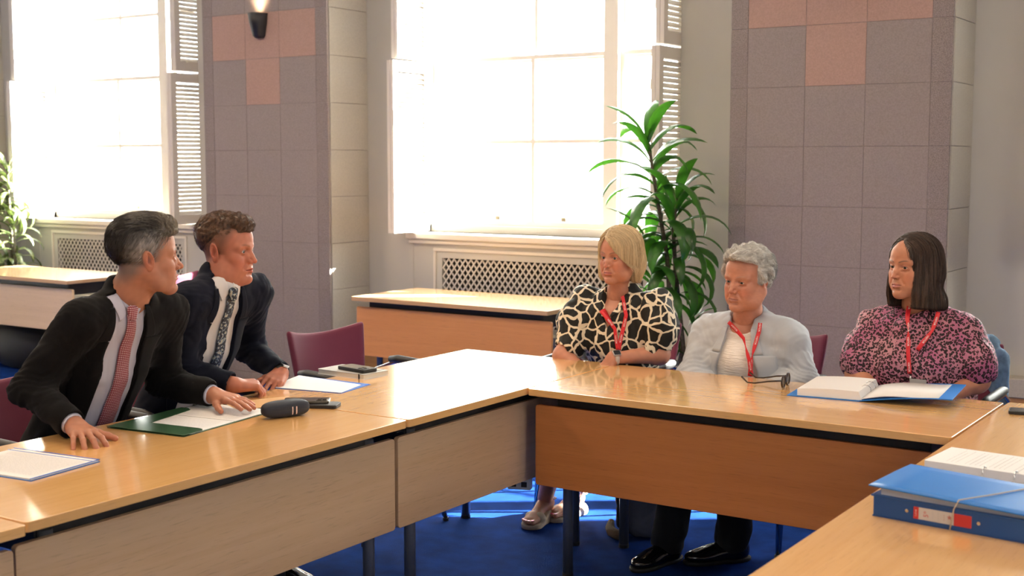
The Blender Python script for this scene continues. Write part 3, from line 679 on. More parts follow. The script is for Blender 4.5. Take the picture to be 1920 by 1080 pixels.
# ================================================================== FIGURES
FWD = Vector((-math.sin(YAW)*math.cos(PITCH), math.cos(YAW)*math.cos(PITCH), -math.sin(PITCH))); RGT = Vector((math.cos(YAW), math.sin(YAW), 0)); UPV = RGT.cross(FWD)
def at(px, py, d): return Vector((0, 0, CAM_H)) + (FWD + RGT*((px-960)/F_PX) - UPV*((py-540)/F_PX))*d
def on(px, py, z): r = FWD + RGT*((px-960)/F_PX) - UPV*((py-540)/F_PX); return Vector((0, 0, CAM_H)) + r*((z-CAM_H)/r.z)
def interp_rows(rows, step=.006):
    rows = [np.array(r, float) for r in rows]; out = []
    for a, b in zip(rows[:-1], rows[1:]):
        n = max(1, int(np.abs(b-a).max()/step))
        for k in range(n): out.append(a + (b-a)*k/n)
    out.append(rows[-1]); return np.array(out)
def fixmiss(vol, P, off):
    """points that slid past the body are folded back onto the nearest one that lies on it"""
    ok = vol.sample(P) < off + .006
    for r in range(P.shape[0]):
        g = np.nonzero(ok[r])[0]
        if len(g):
            for c in np.nonzero(~ok[r])[0]: P[r, c] = P[r, g[np.argmin(np.abs(g - c))]]
        elif r: P[r] = P[r-1]
    return P
def drape(vol, rows, name, m, parent, off=.003, thick=.003, cols=8, x0=.6, crown=0., fold=None, sh=True):
    """a cloth strip lying on the body: rows of (z, y left, y right)"""
    Rw = interp_rows(rows); u = np.linspace(0, 1, cols + 1); O = np.zeros((len(Rw), cols+1, 3)); O[..., 0] = x0; O[..., 1] = Rw[:, 1:2] + (Rw[:, 2:3]-Rw[:, 1:2])*u[None]; O[..., 2] = Rw[:, 0:1]
    P = fixmiss(vol, vol.march(O, (-1, 0, 0), off), off); P[..., 0] += crown*(1-(2*u-1)**2)[None]
    if fold is not None: P[..., 0] += fold(P)
    mb = MB(); mb.grid([[tuple(p) for p in row] for row in P]); o = mb.build(name, m, parent, smooth=True)
    s = o.modifiers.new('solid', 'SOLIDIFY'); s.thickness = thick; s.offset = 0; return o, P
def strip(vol, path, wd, name, m, parent, off=.003, thick=.0014, twist=None):
    """a ribbon following (y, z) points over the body"""
    Q = interp_rows(path, .008); T = np.gradient(Q, axis=0); T /= np.linalg.norm(T, axis=1)[:, None]; N_ = np.stack([T[:, 1], -T[:, 0]], 1)
    wv = wd/2 * (np.ones(len(Q)) if twist is None else twist(np.linspace(0, 1, len(Q))))
    rows = []
    for s in (-1, -.33, .33, 1): rows.append(Q + N_*wv[:, None]*s)
    A = np.stack(rows, 1); O = np.concatenate([np.full(A.shape[:2]+(1,), .6), A], 2); P = fixmiss(vol, vol.march(O, (-1, 0, 0), off), off)
    P[..., 0] = P[..., 0].max(1, keepdims=True)*.6 + P[..., 0]*.4
    k = 5; X_ = np.pad(P[..., 0], ((k, k), (0, 0)), mode='edge'); mx = np.max([X_[i:i+len(P)] for i in range(2, 2*k-1)], 0); X_ = np.pad(mx, ((k, k), (0, 0)), mode='edge'); P[..., 0] = np.mean([X_[i:i+len(P)] for i in range(2*k+1)], 0)
    mb = MB(); mb.grid([[tuple(p) for p in r_] for r_ in P]); o = mb.build(name, m, parent, smooth=True)
    s = o.modifiers.new('solid', 'SOLIDIFY'); s.thickness = thick; s.offset = 0; return o, P
def strip_text(P, t, body, size, m, parent, flip=False, off=.0016):
    n = len(P); i = int(t*(n-1)); i = min(max(i, 2), n-3); c = (P[i, 1] + P[i, 2])/2; tan = P[i+2, 1] - P[i-2, 1]; tan /= np.linalg.norm(tan); ac = P[i, 3] - P[i, 0]; ac /= np.linalg.norm(ac); nn = np.cross(tan, ac); nn /= np.linalg.norm(nn)
    if nn[0] < 0: nn = -nn
    if flip: tan = -tan
    yv = np.cross(nn, tan); M = Matrix(((tan[0], yv[0], nn[0], c[0]+nn[0]*off), (tan[1], yv[1], nn[1], c[1]+nn[1]*off), (tan[2], yv[2], nn[2], c[2]+nn[2]*off), (0, 0, 0, 1)))
    return text('lettering', body, size*1.2, M, m, parent, extrude=.0001)
class Fig:
    def __init__(s, hip, psi, N, head_at, hd, skin):
        s.psi = R(psi); s.M = Matrix.Translation((hip[0], hip[1], 0)) @ Matrix.Rotation(s.psi, 4, 'Z'); s.Mi = s.M.inverted(); s.N = V3(s.L(N)); s.skin = V3(skin); s.hz = hip[2]
        px, py, d, phi, pit, rol, sc = hd; h = at(px, py, d); v = Vector((h.x, h.y)).normalized(); tc, rt = -v, Vector((v.y, -v.x)); f = tc*math.cos(R(phi)) + rt*math.sin(R(phi))
        s.Hw = Matrix.Translation(h) @ Matrix.Rotation(math.atan2(f.y, f.x), 4, 'Z') @ Matrix.Rotation(R(-pit), 4, 'Y') @ Matrix.Rotation(R(rol), 4, 'X') @ Matrix.Scale(sc, 4)
        s.H = s.Mi @ s.Hw; s.Hi = s.H.inverted(); s.sc = sc
    def L(s, p): return tuple(s.Mi @ Vector(p))
    def Ld(s, d): return tuple(s.Mi.to_3x3() @ Vector(d))
    def neckpts(s, r0=.052, r1=.056, fl=-.006):
        n = s.Hi @ Vector(s.N); up = s.Hi @ (Vector(s.N) + Vector((-.01, 0, -.05))); k = 1/s.sc
        return [(-.022, 0, -.035, r0), (n.x*.9 - .002, n.y*.9, n.z*.85, r1*k), (up.x, up.y, up.z, (r1+fl)*k)]
    def trunk(s, secs): 
        """secs: t along hip->neck, half width, half depth, forward shift"""
        return [(s.N[0]*t + dx, s.N[1]*t, s.hz + (s.N[2]-s.hz)*t, a, b) for t, a, b, dx in secs]
def body_mesh(fg, cfg, hands, legs, trunk, name_label, arms=None):
    hp, hq, hc = head(cfg, fg.neckpts(*cfg.get('neck', (.052, .056)))); parts = [(tm(fg.H, hp), hq, hc)]
    for hkw in hands: parts.append(handpart(skin=fg.skin, **hkw))
    v = Vol((-.45, -.45, .0), (.75, .45, fg.N[2]+.08), .011); v.add(loft(trunk), .02); v.add(cone(fg.N + V3((-.02, 0, -.07)), fg.N + V3((-.01, 0, -.01)), .060, .050), .03)
    for a in (arms or []): v.add(cone(a[0], a[1], a[3], a[3]*.85), .03); v.add(cone(a[1], a[2], a[3]*.85, a[3]*.6), .02)
    for hipj, knee, ank in legs: v.add(cone(hipj, knee, .075, .052), .04); v.add(cone(knee, ank, .050, .034), .03)
    p, q = v.surf(); parts.append((p, q, np.tile(fg.skin, (len(p), 1))))
    P, Q, C_ = join(parts); o = npobj('person', P, Q, SKIN, None, C_); o.matrix_world = fg.M; return tag(o, name_label, 'person')
def folds(amp, wl, seed, st=(1, 1, 1)):
    return lambda x, y, z: amp*(ridge(x, y, z, wl, seed, st)*.5 + .5*ridge(x, y, z, wl*.55, seed+2, st)*.5)
def sleeve(v, sh, el, cf, r, k=.03):
    v.add(cone(sh, el, r[0], r[1]), .05); v.add(cone(el, cf, r[1], r[2]), k)
def openend(v, el, cf, r):
    d = V3(cf)-V3(el); d /= np.linalg.norm(d); v.cut(ell(V3(cf)+d*r*.95, (r*1.12,)*3), .004)
def elbowfold(el, sh, wr, amp=.006, n=5):
    """creases fanning across the inside of a bent elbow"""
    el, sh, wr = V3(el), V3(sh), V3(wr); a = (sh-el)/np.linalg.norm(sh-el); b = (wr-el)/np.linalg.norm(wr-el); ax = (a-b); ax /= np.linalg.norm(ax)
    def fn(x, y, z):
        P = np.stack([x-el[0], y-el[1], z-el[2]], -1); d = np.linalg.norm(P, axis=-1); t = P @ ax + .012*noise(x, y, z, .12, 3.)
        return amp*np.abs(np.sin(t*2*math.pi/.042))*np.exp(-(d/.10)**2) - amp*.4*np.exp(-(d/.10)**2)
    return fn
def leg_cloth(fg, legs, m, parent, r=(.088, .068, .052), lab=None, bottom=0., h=.007):
    pts = np.array([q for l in legs for q in l]); v = Vol(pts.min(0)-.13, pts.max(0)+.13, h)
    v.add(ell((0, 0, fg.hz-.005), (.15, .18, .10)), .02)
    for hj, kn, an in legs:
        v.add(cone(hj, kn, r[0]+.01, r[1]+.004), .05); v.add(cone(kn, an, r[1], r[2]), .03); d = V3(an)-V3(kn); d /= np.linalg.norm(d); v.cut(ell(V3(an)+d*r[2]*1.9, (r[2]*1.6,)*3), .004)
    v.disp(folds(.004, .16, 4.)); p, q = v.surf(); return npobj('trousers', p, q, m, parent)
SHOEM = mat('polished_black_leather', (.006, .006, .007), .14, coat=.6)
SOLE = mat('shoe_sole', (.012, .012, .012), .6)
def shoe(ank, ang, parent, L_=.27, wd=.048, m=None):
    """leather lace-up; ank = ankle in body space, on the floor at z 0"""
    v = Vol((-.11, -.08, -.005), (.24, .08, .17), .004)
    v.add(ell((-.025, 0, .045), (.050, .036, .052)), .01); v.add(ell((.045, 0, .040), (.085, .041, .040)), .03); v.add(ell((.125, 0, .030), (.072, wd, .030)), .03); v.add(cone((-.01, 0, .05), (-.012, 0, .125), .040, .037), .03)
    v.cut(half((0, 0, .016), (0, 0, -1)), .003); v.cut(ell((-.014, 0, .16), (.05, .05, .032)), .006)
    p, q = v.surf(); p = relax(p, q, 1); M = Matrix.Translation((ank[0], ank[1], 0)) @ Matrix.Rotation(R(ang), 4, 'Z'); o = npobj('shoe', tm(M, p), q, m or SHOEM, parent)
    s = Vol((-.11, -.08, -.012), (.24, .08, .03), .004); s.add(ell((-.02, 0, .012), (.062, .040, .03)), .01); s.add(ell((.055, 0, .012), (.09, .038, .03)), .02); s.add(ell((.125, 0, .012), (.078, wd+.003, .03)), .02); s.cut(half((0, 0, .017), (0, 0, 1)), .001); s.cut(half((0, 0, .001), (0, 0, -1)), .001)
    p, q = s.surf(); npobj('sole', tm(M, p), q, SOLE, o)
    mb = MB()
    for i in range(4):
        x = .015 + i*.020; mb.tube([(x, -.020, .083 - i*.008), (x+.003, 0, .091 - i*.009), (x, .020, .083 - i*.008)], .0022, 6)
    l = mb.build('laces', SOLE, o, smooth=True); l.matrix_basis = M; return o
def lapels(v, zb, z_notch, z_top, wfn, lw, m, jacket, off=.003, yc=0.):
    for s in (1, -1):
        e = lambda z, a: (z, yc + s*wfn(z), yc + s*(wfn(z) + a)) if s > 0 else (z, yc + s*(wfn(z) + a), yc + s*wfn(z))
        rows = [e(zb + (z_notch-zb)*t, lw*(t**.7)) for t in np.linspace(0.02, 1, 14)] 
        drape(v, rows, 'lapel', m, jacket, off, .003)
        rows = [e(z_notch + .004 + (z_top-z_notch)*t, lw*(.50 - .30*t)) for t in np.linspace(0, 1, 9)]
        drape(v, rows, 'collar', m, jacket, off, .003)
def frontcut(wfn, x0fn, yc=0.):
    """opening down the front, half width wfn(z)"""
    return (lambda X, Y, Z: np.maximum(np.abs(Y-yc) - np.vectorize(wfn, otypes=[float])(Z), x0fn(Z) - X).astype(f32)), (-1,)*3, (2,)*3
def suit(fg, trunk, arms, jm, sm, root, wfn, zb, znotch, lw=.085, jr=(.062, .056, .044), seed=1., collar_r=.062, ztop=None, wing=.055, cuff=True, shirt_neck=True, h=.005, yc=0., neckcut=None, trunk_s=None):
    N = fg.N; J = Vol((-.30, -.42, fg.hz-.08), (.72, .42, N[2]+.075), h); S = Vol((-.30, -.42, fg.hz-.05), (.72, .42, N[2]+.09), .0045)
    J.add(loft(trunk), .03); S.add(loft(trunk_s or [(a, b, c, d-.012, e-.012) for a, b, c, d, e in trunk]), .03)
    sh = [V3(a[0]) for a in arms]; J.add(cone(sh[0], sh[1], .056, .056), .07); J.add(cone(N + V3((-.02, 0, -.03)), lerp(N, sh[0], .7), .052, .046), .05); J.add(cone(N + V3((-.02, 0, -.03)), lerp(N, sh[1], .7), .052, .046), .05)
    S.add(cone(sh[0], sh[1], .040, .040), .07); S.add(cone(N + V3((-.02, 0, -.03)), lerp(N, sh[0], .7), .040, .034), .05); S.add(cone(N + V3((-.02, 0, -.03)), lerp(N, sh[1], .7), .040, .034), .05)
    J.add(cone(N + V3((-.022, 0, -.03)), N + V3((-.020, 0, .018)), collar_r+.014, collar_r+.010), .012)
    xc = lambda Z: N[0]*(Z-fg.hz)/(N[2]-fg.hz) - .0
    J2 = Vol.__new__(Vol); J2.__dict__.update(J.__dict__); J2.F = J.F.copy()
    J.cut(frontcut(wfn, xc, yc), .004)
    for a in arms: sleeve(J, a[0], a[1], a[2], jr)
    J.disp(folds(.0045, .17, seed, (1, 1, 1.3)))
    for a in arms: J.disp(elbowfold(a[1], a[0], a[2], .007)); J.disp(elbowfold(lerp(a[0], a[1], .12), lerp(a[0], (0, 0, N[2]-.3), .8), a[1], .004))
    J.cut(cone(N + V3((.0, 0, -.02)), N + V3((.03, 0, .10)), collar_r, collar_r+.004), .003)
    for a in arms: openend(J, a[1], a[2], jr[2])
    p, q = J.surf(); jk = npobj('jacket', p, q, jm, root)
    # shirt
    if shirt_neck:
        ax = (V3(fg.H @ Vector((-.015, 0, -.07))) - N); ax /= np.linalg.norm(ax); cb = V3((-.006, 0, 0)); S.add(cone(N - ax*.02 + cb, N + ax*.040 + cb, collar_r+.001, collar_r-.001), .012); S.cut(cone(N + ax*.035 + cb, N + ax*.12 + cb, collar_r-.006, collar_r-.004), .002); S.cut(half(N + ax*.034 + cb, ax*1. + V3((.45, 0, 0))), .002)
    if neckcut: S.cut(neckcut, .003)
    S.disp(folds(.003, .12, seed+5, (1, 1, .6)))
    if cuff:
        for a in arms:
            d = V3(a[2])-V3(a[1]); d /= np.linalg.norm(d); S.add(cone(lerp(a[1], a[2], .6), V3(a[2]) + d*.010, jr[2]-.008, jr[2]-.010), .01); S.cut(ell(V3(a[2]) + d*(.010+jr[2]*.9), ((jr[2])*1.02,)*3), .003)
    p, q = S.surf(); st = npobj('shirt', p, q, sm, root)
    lapels(J2, zb, znotch, ztop or N[2]-.020, wfn, lw, jm, jk, yc=yc)
    if shirt_neck:
        for s in (1, -1):
            rows = []
            for t in np.linspace(0, 1, 12):
                z = N[2] - .062 + t*.085; yi = .004 + .012*t if t > .3 else .004 + .012*t + (.3-t)*.10; yo = wing*(.62 + t*.45); yo = max(yo, yi+.003)
                rows.append((z, s*yi, s*yo) if s > 0 else (z, s*yo, s*yi))
            drape(S, rows, 'shirt_collar', sm, st, .004, .003)
    return jk, st, S, J2
def tie(S, N, zb, m, root, w0=.030, w1=.078, yc=lambda z: 0., sway=0.):
    rows = []
    for t in np.linspace(0, 1, 20):
        z = N[2] - .045 - t*(N[2] - .045 - zb); w_ = (w0 + (w1-w0)*t)/2; y = yc(t); rows.append((z, y-w_, y+w_))
    o, P = drape(S, rows, 'tie', m, root, .007, .004, 8, crown=.004); c = P[0].mean(0)
    k = Vol(c-.04, c+.04, .003); k.add(loft([(c[0]+.006, c[1], c[2]+.020, .021, .012), (c[0]+.004, c[1], c[2]-.010, .015, .010)]), .005); p, q = k.surf(); npobj('knot', p, q, m, o); return o

def fyz(fg, px, py, d): p = fg.L(at(px, py, d)); return (p[1], p[2])
# ================================================================== THE TWO MEN
SUIT1 = mat('charcoal_black_wool', (.0060, .0056, .0062), .9, spec=.12, sheen=.03, bump=(900, .25, .0006, (1, 1, 1)))
SUIT2 = mat('dark_navy_wool', (.0062, .0080, .0165), .88, spec=.12, sheen=.03, bump=(900, .25, .0006, (1, 1, 1)))
SHIRT1 = mat('pale_lilac_shirt', (.55, .55, .66), .7); SHIRT2 = mat('white_cotton_shirt', (.70, .68, .68), .7)
def tiemat(name, kind):
    m = mat(name, (.3, .02, .04), .5); nt = m.node_tree; N = nt.nodes; L = nt.links; b = N['Principled BSDF']; tc = N.new('ShaderNodeTexCoord')
    if kind == 'knit':
        sx = N.new('ShaderNodeSeparateXYZ'); L.new(tc.outputs['Object'], sx.inputs[0])
        def wave(out, fr):
            a = N.new('ShaderNodeMath'); a.operation = 'MULTIPLY'; a.inputs[1].default_value = fr; L.new(out, a.inputs[0]); c = N.new('ShaderNodeMath'); c.operation = 'SINE'; L.new(a.outputs[0], c.inputs[0]); return c.outputs[0]
        a = wave(sx.outputs[2], 6.283/.0062); c = wave(sx.outputs[1], 6.283/.0062); g = N.new('ShaderNodeMath'); g.operation = 'MULTIPLY_ADD'; L.new(a, g.inputs[0]); g.inputs[1].default_value = .7; 
        h = N.new('ShaderNodeMath'); h.operation = 'MULTIPLY'; L.new(c, h.inputs[0]); h.inputs[1].default_value = .4; L.new(h.outputs[0], g.inputs[2])
        cr = N.new('ShaderNodeValToRGB'); cr.color_ramp.elements[0].position = .1; cr.color_ramp.elements[0].color = (.20, .012, .03, 1); cr.color_ramp.elements[1].position = .55; cr.color_ramp.elements[1].color = (.60, .40, .42, 1); L.new(g.outputs[0], cr.inputs[0]); L.new(cr.outputs[0], b.inputs['Base Color'])
    else:
        n = N.new('ShaderNodeTexNoise'); n.inputs['Scale'].default_value = 95; n.inputs['Detail'].default_value = 1.5; L.new(tc.outputs['Object'], n.inputs[0]); cr = N.new('ShaderNodeValToRGB'); e = cr.color_ramp.elements
        e[0].position = .50; e[0].color = (.012, .018, .035, 1); e[1].position = .56; e[1].color = (.16, .24, .32, 1); k = e.new(.62); k.color = (.45, .43, .34, 1); L.new(n.outputs[0], cr.inputs[0]); L.new(cr.outputs[0], b.inputs['Base Color'])
    return m
def greys(p):
    c = np.tile(V3((.030, .026, .024)), (len(p), 1)); side = np.clip((.088 - p[:, 2])/.045, 0, 1)*np.clip((p[:, 0]+.085)/.06, .0, 1); c = mixc(c, (.46, .42, .39), side*.9)
    c = mixc(c, (.24, .185, .12), np.clip((p[:, 0]-.02)/.07, 0, 1)*.8); c = mixc(c, (.17, .14, .12), .5*np.clip((-.03-p[:, 2])/.03, 0, 1)); return c * (1 + .4*noise(p[:, 0]*1., p[:, 1], p[:, 2]*.6, .012))[:, None]
def cuffpt(el, wr, d=.030): a = wr - el; return wr - a/np.linalg.norm(a)*d
MW = dict(
 a=lambda: Fig((-3.60, 2.68, .55), 3, at(243, 560, 4.14), None, (272, 482, 4.10, 104, 0, 0, 1.01), (.43, .185, .112)))
def man_one():
    fg = MW['a'](); N = fg.N
    tr = fg.trunk([(0, .170, .125, 0), (.3, .160, .118, .0), (.62, .178, .118, .004), (.84, .168, .098, -.006), (.97, .105, .062, -.018)])
    shR, shL = V3(fg.L(at(196, 618, 3.98))), V3(fg.L(at(330, 600, 4.28))); shR = N + V3((-.015, -.192, -.056)); shL = N + V3((-.015, .180, -.062))
    elR, elL = V3(fg.L(at(56, 728, 3.98))), V3(fg.L((-3.43, 2.98, .81))); wrR, wrL = V3(fg.L(on(142, 800, .770))), V3(fg.L(on(404, 742, .777))); cfR, cfL = cuffpt(elR, wrR), cuffpt(elL, wrL)
    arms = [(shR, elR, cfR), (shL, elL, cfL)]
    cfg = dict(skin=(.43, .185, .112), nose=1.3, jaw=1.0, brow=(.06, .045, .04), stubble=.25, scalp=(.16, .13, .115), lips=.85, blush=.3, ear=1.05, neck=(.054, .058))
    up = fg.Ld((0, 0, 1)); dR = V3(fg.L(on(190, 822, .745))) - V3(fg.L(on(146, 800, .745))); dL = V3(fg.L(on(470, 752, .745))) - V3(fg.L(on(408, 742, .745)))
    hands = [dict(wr=wrR, fwd=dR + V3((0, 0, -.012)), up=up, side=1, el=elR, curls=[(14, 22, 14), (16, 24, 14), (16, 24, 14), (14, 20, 12)], spread=11, thumb=(52, 6, 8), rw=.026),
             dict(wr=wrL, fwd=dL + V3((0, 0, -.006)), up=up, side=-1, el=elL, curls=[(4, 10, 5), (5, 10, 5), (6, 10, 5), (6, 10, 6)], spread=5, thumb=(32, 4, 6), rw=.026)]
    legs = [((.05, s*.09, .53), (.42, s*.13, .50), (.42, s*.14, .08)) for s in (1, -1)]
    root = body_mesh(fg, cfg, hands, legs, [(a, b, c, d-.03, e-.03) for a, b, c, d, e in tr], 'man with greying swept hair, black suit and dark red tie')
    eyes(fg.H, (8, 0), (.08, .05, .03), root)
    def d(p, t):
        r = np.stack([-.6 + 0*p[:, 0], np.sign(p[:, 1])*.15, -.9 + 0*p[:, 0]], 1); top = np.clip((p[:, 2]-.075)/.02, 0, 1)[:, None]; front = np.clip(p[:, 0]/.08, 0, 1)[:, None]
        return r*(1-top) + top*(np.array([.55, .0, .75]) * front + (1-front)*np.array([-.9, 0, .1]))
    def pre(v):
        v.disp(lambda x, y, z: -.0035*np.abs(np.sin((y*1.0 + x*.35 + .01*noise(x, y, z, .08))*2*math.pi/.018))*(z > .07) )
    hairobj('quiff', fg.H, root, greys, d, lambda p: np.where(p[:, 2] > .075, .034, .016), 5200, steps=5, rad=.00055, pre=pre, lift=.004, seed=2)
    wf = lambda z: float(np.interp(z, [.5, .75, N[2]-.10, N[2]-.02, N[2]+.05], [.085, .072, .066, .058, .05]))
    jk, st, S, J = suit(fg, tr, arms, SUIT1, SHIRT1, root, wf, .58, N[2]-.125, lw=.088, seed=1.)
    tie(S, N, .62, tiemat('knitted_red_tie', 'knit'), root, .032, .074, yc=lambda t: .004 + .012*t)
    leg_cloth(fg, legs, SUIT1, root)
    for l in legs: shoe(l[2], 0, root)
def man_two():
    fg = Fig((-3.71, 3.22, .55), 4, at(420, 528, 4.64), None, (426, 468, 4.65, 62, -3, 0, 1.0), (.45, .165, .10)); N = fg.N
    tr = fg.trunk([(0, .160, .120, 0), (.3, .150, .110, .0), (.62, .172, .112, .004), (.84, .162, .094, -.006), (.97, .100, .060, -.018)])
    shR = N + V3((-.015, -.180, -.058)); shL = N + V3((-.015, .180, -.058))
    elR, elL = V3(fg.L(at(338, 694, 4.56))), V3(fg.L((-3.60, 3.56, .84))); 
    wrR, wrL = V3(fg.L(on(440, 722, .778))), V3(fg.L(at(527, 700, 4.82))); cfR, cfL = cuffpt(elR, wrR, .025), cuffpt(elL, wrL, .02)
    arms = [(shR, elR, cfR), (shL, elL, cfL)]; up = fg.Ld((0, 0, 1))
    cfg = dict(skin=(.45, .165, .10), nose=1.15, jaw=1.05, brow=(.13, .065, .035), browd=.6, scalp=(.17, .085, .055), lips=1.0, blush=.5, ear=1.1, neck=(.053, .057))
    dR = V3(fg.L(on(500, 720, .745))) - V3(fg.L(on(440, 726, .745))); dL = V3(fg.L(on(500, 726, .745))) - V3(fg.L(on(533, 712, .745)))
    hands = [dict(wr=wrR, fwd=dR + V3((0, 0, -.004)), up=V3(up)+V3((.0, -.35, 0)), side=1, el=elR, curls=[(42, 45, 25), (48, 50, 25), (52, 50, 28), (55, 50, 28)], spread=3, thumb=(24, 15, 20), rw=.026, sc=.97),
             dict(wr=wrL, fwd=dL + V3((0, 0, -.035)), up=V3(up)+V3((.3, .3, 0)), side=-1, el=elL, curls=[(22, 28, 18), (26, 32, 20), (30, 34, 20), (32, 34, 20)], spread=4, thumb=(30, 10, 14), rw=.026, sc=.97)]
    legs = [((.05, s*.09, .53), (.42, s*.13, .50), (.40, s*.14, .08)) for s in (1, -1)]
    root = body_mesh(fg, cfg, hands, legs, [(a, b, c, d-.03, e-.03) for a, b, c, d, e in tr], 'young man with short brown hair, navy suit and floral tie, hands together on the table')
    eyes(fg.H, (-4, -6), (.12, .16, .18), root)
    col = lambda p: mixc(np.tile(V3((.125, .062, .034)), (len(p), 1)), (.035, .020, .014), np.clip((.055-p[:, 2])/.06, 0, 1)*.7) * (1 + .45*noise(*p.T, .016))[:, None]
    d = lambda p, t: np.stack([.6 + 0*p[:, 0], .2*np.sin(p[:, 0]*90), .5*(p[:, 2] > .08) - .7*(p[:, 2] < .06)], 1)
    def pre(v): v.disp(lambda x, y, z: -.0035*np.clip(noise(x, y, z, .034, 2.), -1, 1)*(z > .06))
    hairobj('crop', fg.H, root, col, d, lambda p: np.where(p[:, 2] > .06, .020, .007), 5200, steps=5, rad=.00055, pre=pre, curl=.9, lift=.0035, seed=3)
    wf = lambda z: float(np.interp(z, [.5, .72, N[2]-.12, N[2]-.02, N[2]+.05], [.098, .090, .062, .055, .05]))
    jk, st, S, J = suit(fg, tr, arms, SUIT2, SHIRT2, root, wf, .60, N[2]-.14, lw=.078, seed=2.5, cuff=False)
    tie(S, N, .64, tiemat('navy_floral_tie', 'floral'), root, .034, .062, yc=lambda t: .004 + .006*t)
    leg_cloth(fg, legs, SUIT2, root)
    for l in legs: shoe(l[2], 0, root)
    # wrist watch
    a = (wrL - elL); a /= np.linalg.norm(a); watch(root, wrL - a*.006, a, fg.Ld((.5, .3, 1)), .029, BLKP, BLKP)
def watch(root, c, ax, up, r, bandm, facem, size=.017):
    ax = Vector(ax).normalized(); u = Vector(up); u = (u - ax*u.dot(ax)).normalized(); b = ax.cross(u); c = Vector(c)
    mb = MB(); P = []
    for k in range(25):
        an = 2*math.pi*k/24; d = u*math.cos(an) + b*math.sin(an); P.append([tuple(c + d*(r + dr) + ax*da) for da, dr in ((-.009, 0), (-.009, .0022), (.009, .0022), (.009, 0), (-.009, 0))])
    mb.grid(P); o = mb.build('watch_strap', bandm, root, smooth=True)
    M = Matrix.Translation(c + u*(r+.004)) @ Matrix((ax, b, u)).transposed().to_4x4()
    f = MB(); f.prism(rrect(-size, -size*.85, size, size*.85, .005), -.004, .004, 0, M); k = f.build('watch_case', mat('steel', (.45, .45, .46), .3, metal=1), o, bevel=.001)
    f = MB(); f.prism(rrect(-size*.86, -size*.7, size*.86, size*.7, .004), .004, .0046, 0, M); f.build('watch_face', mat('black_glass', (.01, .01, .012), .08), k); return o

man_one(); man_two()
# ================================================================== THE THREE WOMEN
def clothpattern(name, kind):
    m = mat(name, (.5, .5, .5), .6, spec=.3); nt = m.node_tree; N = nt.nodes; L = nt.links; b = N['Principled BSDF']; tc = N.new('ShaderNodeTexCoord')
    wn = N.new('ShaderNodeTexNoise'); wn.inputs['Scale'].default_value = 16 if kind == 'giraffe' else 60; L.new(tc.outputs['Object'], wn.inputs[0])
    ad = N.new('ShaderNodeVectorMath'); ad.operation = 'MULTIPLY_ADD'; L.new(wn.outputs['Color'], ad.inputs[0]); ad.inputs[1].default_value = (.035,)*3 if kind == 'giraffe' else (.010,)*3; L.new(tc.outputs['Object'], ad.inputs[2])
    v = N.new('ShaderNodeTexVoronoi'); L.new(ad.outputs[0], v.inputs['Vector'])
    cr = N.new('ShaderNodeValToRGB'); e = cr.color_ramp.elements
    if kind == 'giraffe':
        v.feature = 'DISTANCE_TO_EDGE'; v.inputs['Scale'].default_value = 19; L.new(v.outputs['Distance'], cr.inputs[0])
        e[0].position = .070; e[0].color = (.72, .62, .46, 1); e[1].position = .085; e[1].color = (.010, .010, .009, 1); L.new(cr.outputs[0], b.inputs['Base Color'])
    else:
        v.inputs['Scale'].default_value = 100; v.inputs['Randomness'].default_value = .85
        n2 = N.new('ShaderNodeTexNoise'); n2.inputs['Scale'].default_value = 150; L.new(tc.outputs['Object'], n2.inputs[0])
        a = N.new('ShaderNodeMath'); a.operation = 'MULTIPLY_ADD'; L.new(n2.outputs[0], a.inputs[0]); a.inputs[1].default_value = .55; L.new(v.outputs['Distance'], a.inputs[2])
        L.new(a.outputs[0], cr.inputs[0]); pink = (.37, .10, .195, 1)
        e[0].position = .38; e[0].color = (.26, .07, .11, 1); e[1].position = .43; e[1].color = (.016, .008, .010, 1); k = e.new(.78); k.color = (.016, .008, .010, 1); k = e.new(.82); k.color = pink
        n3 = N.new('ShaderNodeTexNoise'); n3.inputs['Scale'].default_value = 7; L.new(tc.outputs['Object'], n3.inputs[0]); mr = N.new('ShaderNodeMapRange'); mr.inputs[1].default_value = .40; mr.inputs[2].default_value = .62; L.new(n3.outputs[0], mr.inputs[0])
        lt = N.new('ShaderNodeMixRGB'); lt.blend_type = 'MIX'; lt.inputs[1].default_value = pink; lt.inputs[2].default_value = (.45, .21, .245, 1); L.new(mr.outputs[0], lt.inputs[0])
        gt = N.new('ShaderNodeMapRange'); gt.inputs[1].default_value = .78; gt.inputs[2].default_value = .82; L.new(a.outputs[0], gt.inputs[0]); mx = N.new('ShaderNodeMixRGB'); L.new(gt.outputs[0], mx.inputs[0]); L.new(cr.outputs[0], mx.inputs[1]); L.new(lt.outputs[0], mx.inputs[2]); L.new(mx.outputs[0], b.inputs['Base Color'])
    return m
REDL = mat('red_lanyard', (.56, .012, .022), .5); WHT = mat('white_print', (.82, .78, .76), .6)
def vpath(z, pts): return float(np.interp(z, [p[0] for p in pts][::-1] if pts[0][0] > pts[-1][0] else [p[0] for p in pts], [p[1] for p in pts][::-1] if pts[0][0] > pts[-1][0] else [p[1] for p in pts]))
def lanyard(S, root, paths, word='VISITOR', wd=.0155, texts=((.25, .55, .82), (.25, .55, .82)), off=.005, tw=None):
    r = None
    for i, (pth, ts) in enumerate(zip(paths, texts)):
        o, P = strip(S, pth, wd, 'lanyard' if r is None else 'lanyard_strap', REDL, root if r is None else r, off + .0015*i, .0014, twist=(tw[i] if tw else None))
        if r is None: r = o
        for t in ts: strip_text(P, t, word, .0082, WHT, r)
    return r
def top_vol(fg, trunk, h=.005, lo=.08):
    N = fg.N; return Vol((-.34, -.44, fg.hz-lo), (.42, .44, N[2]+.09), h)
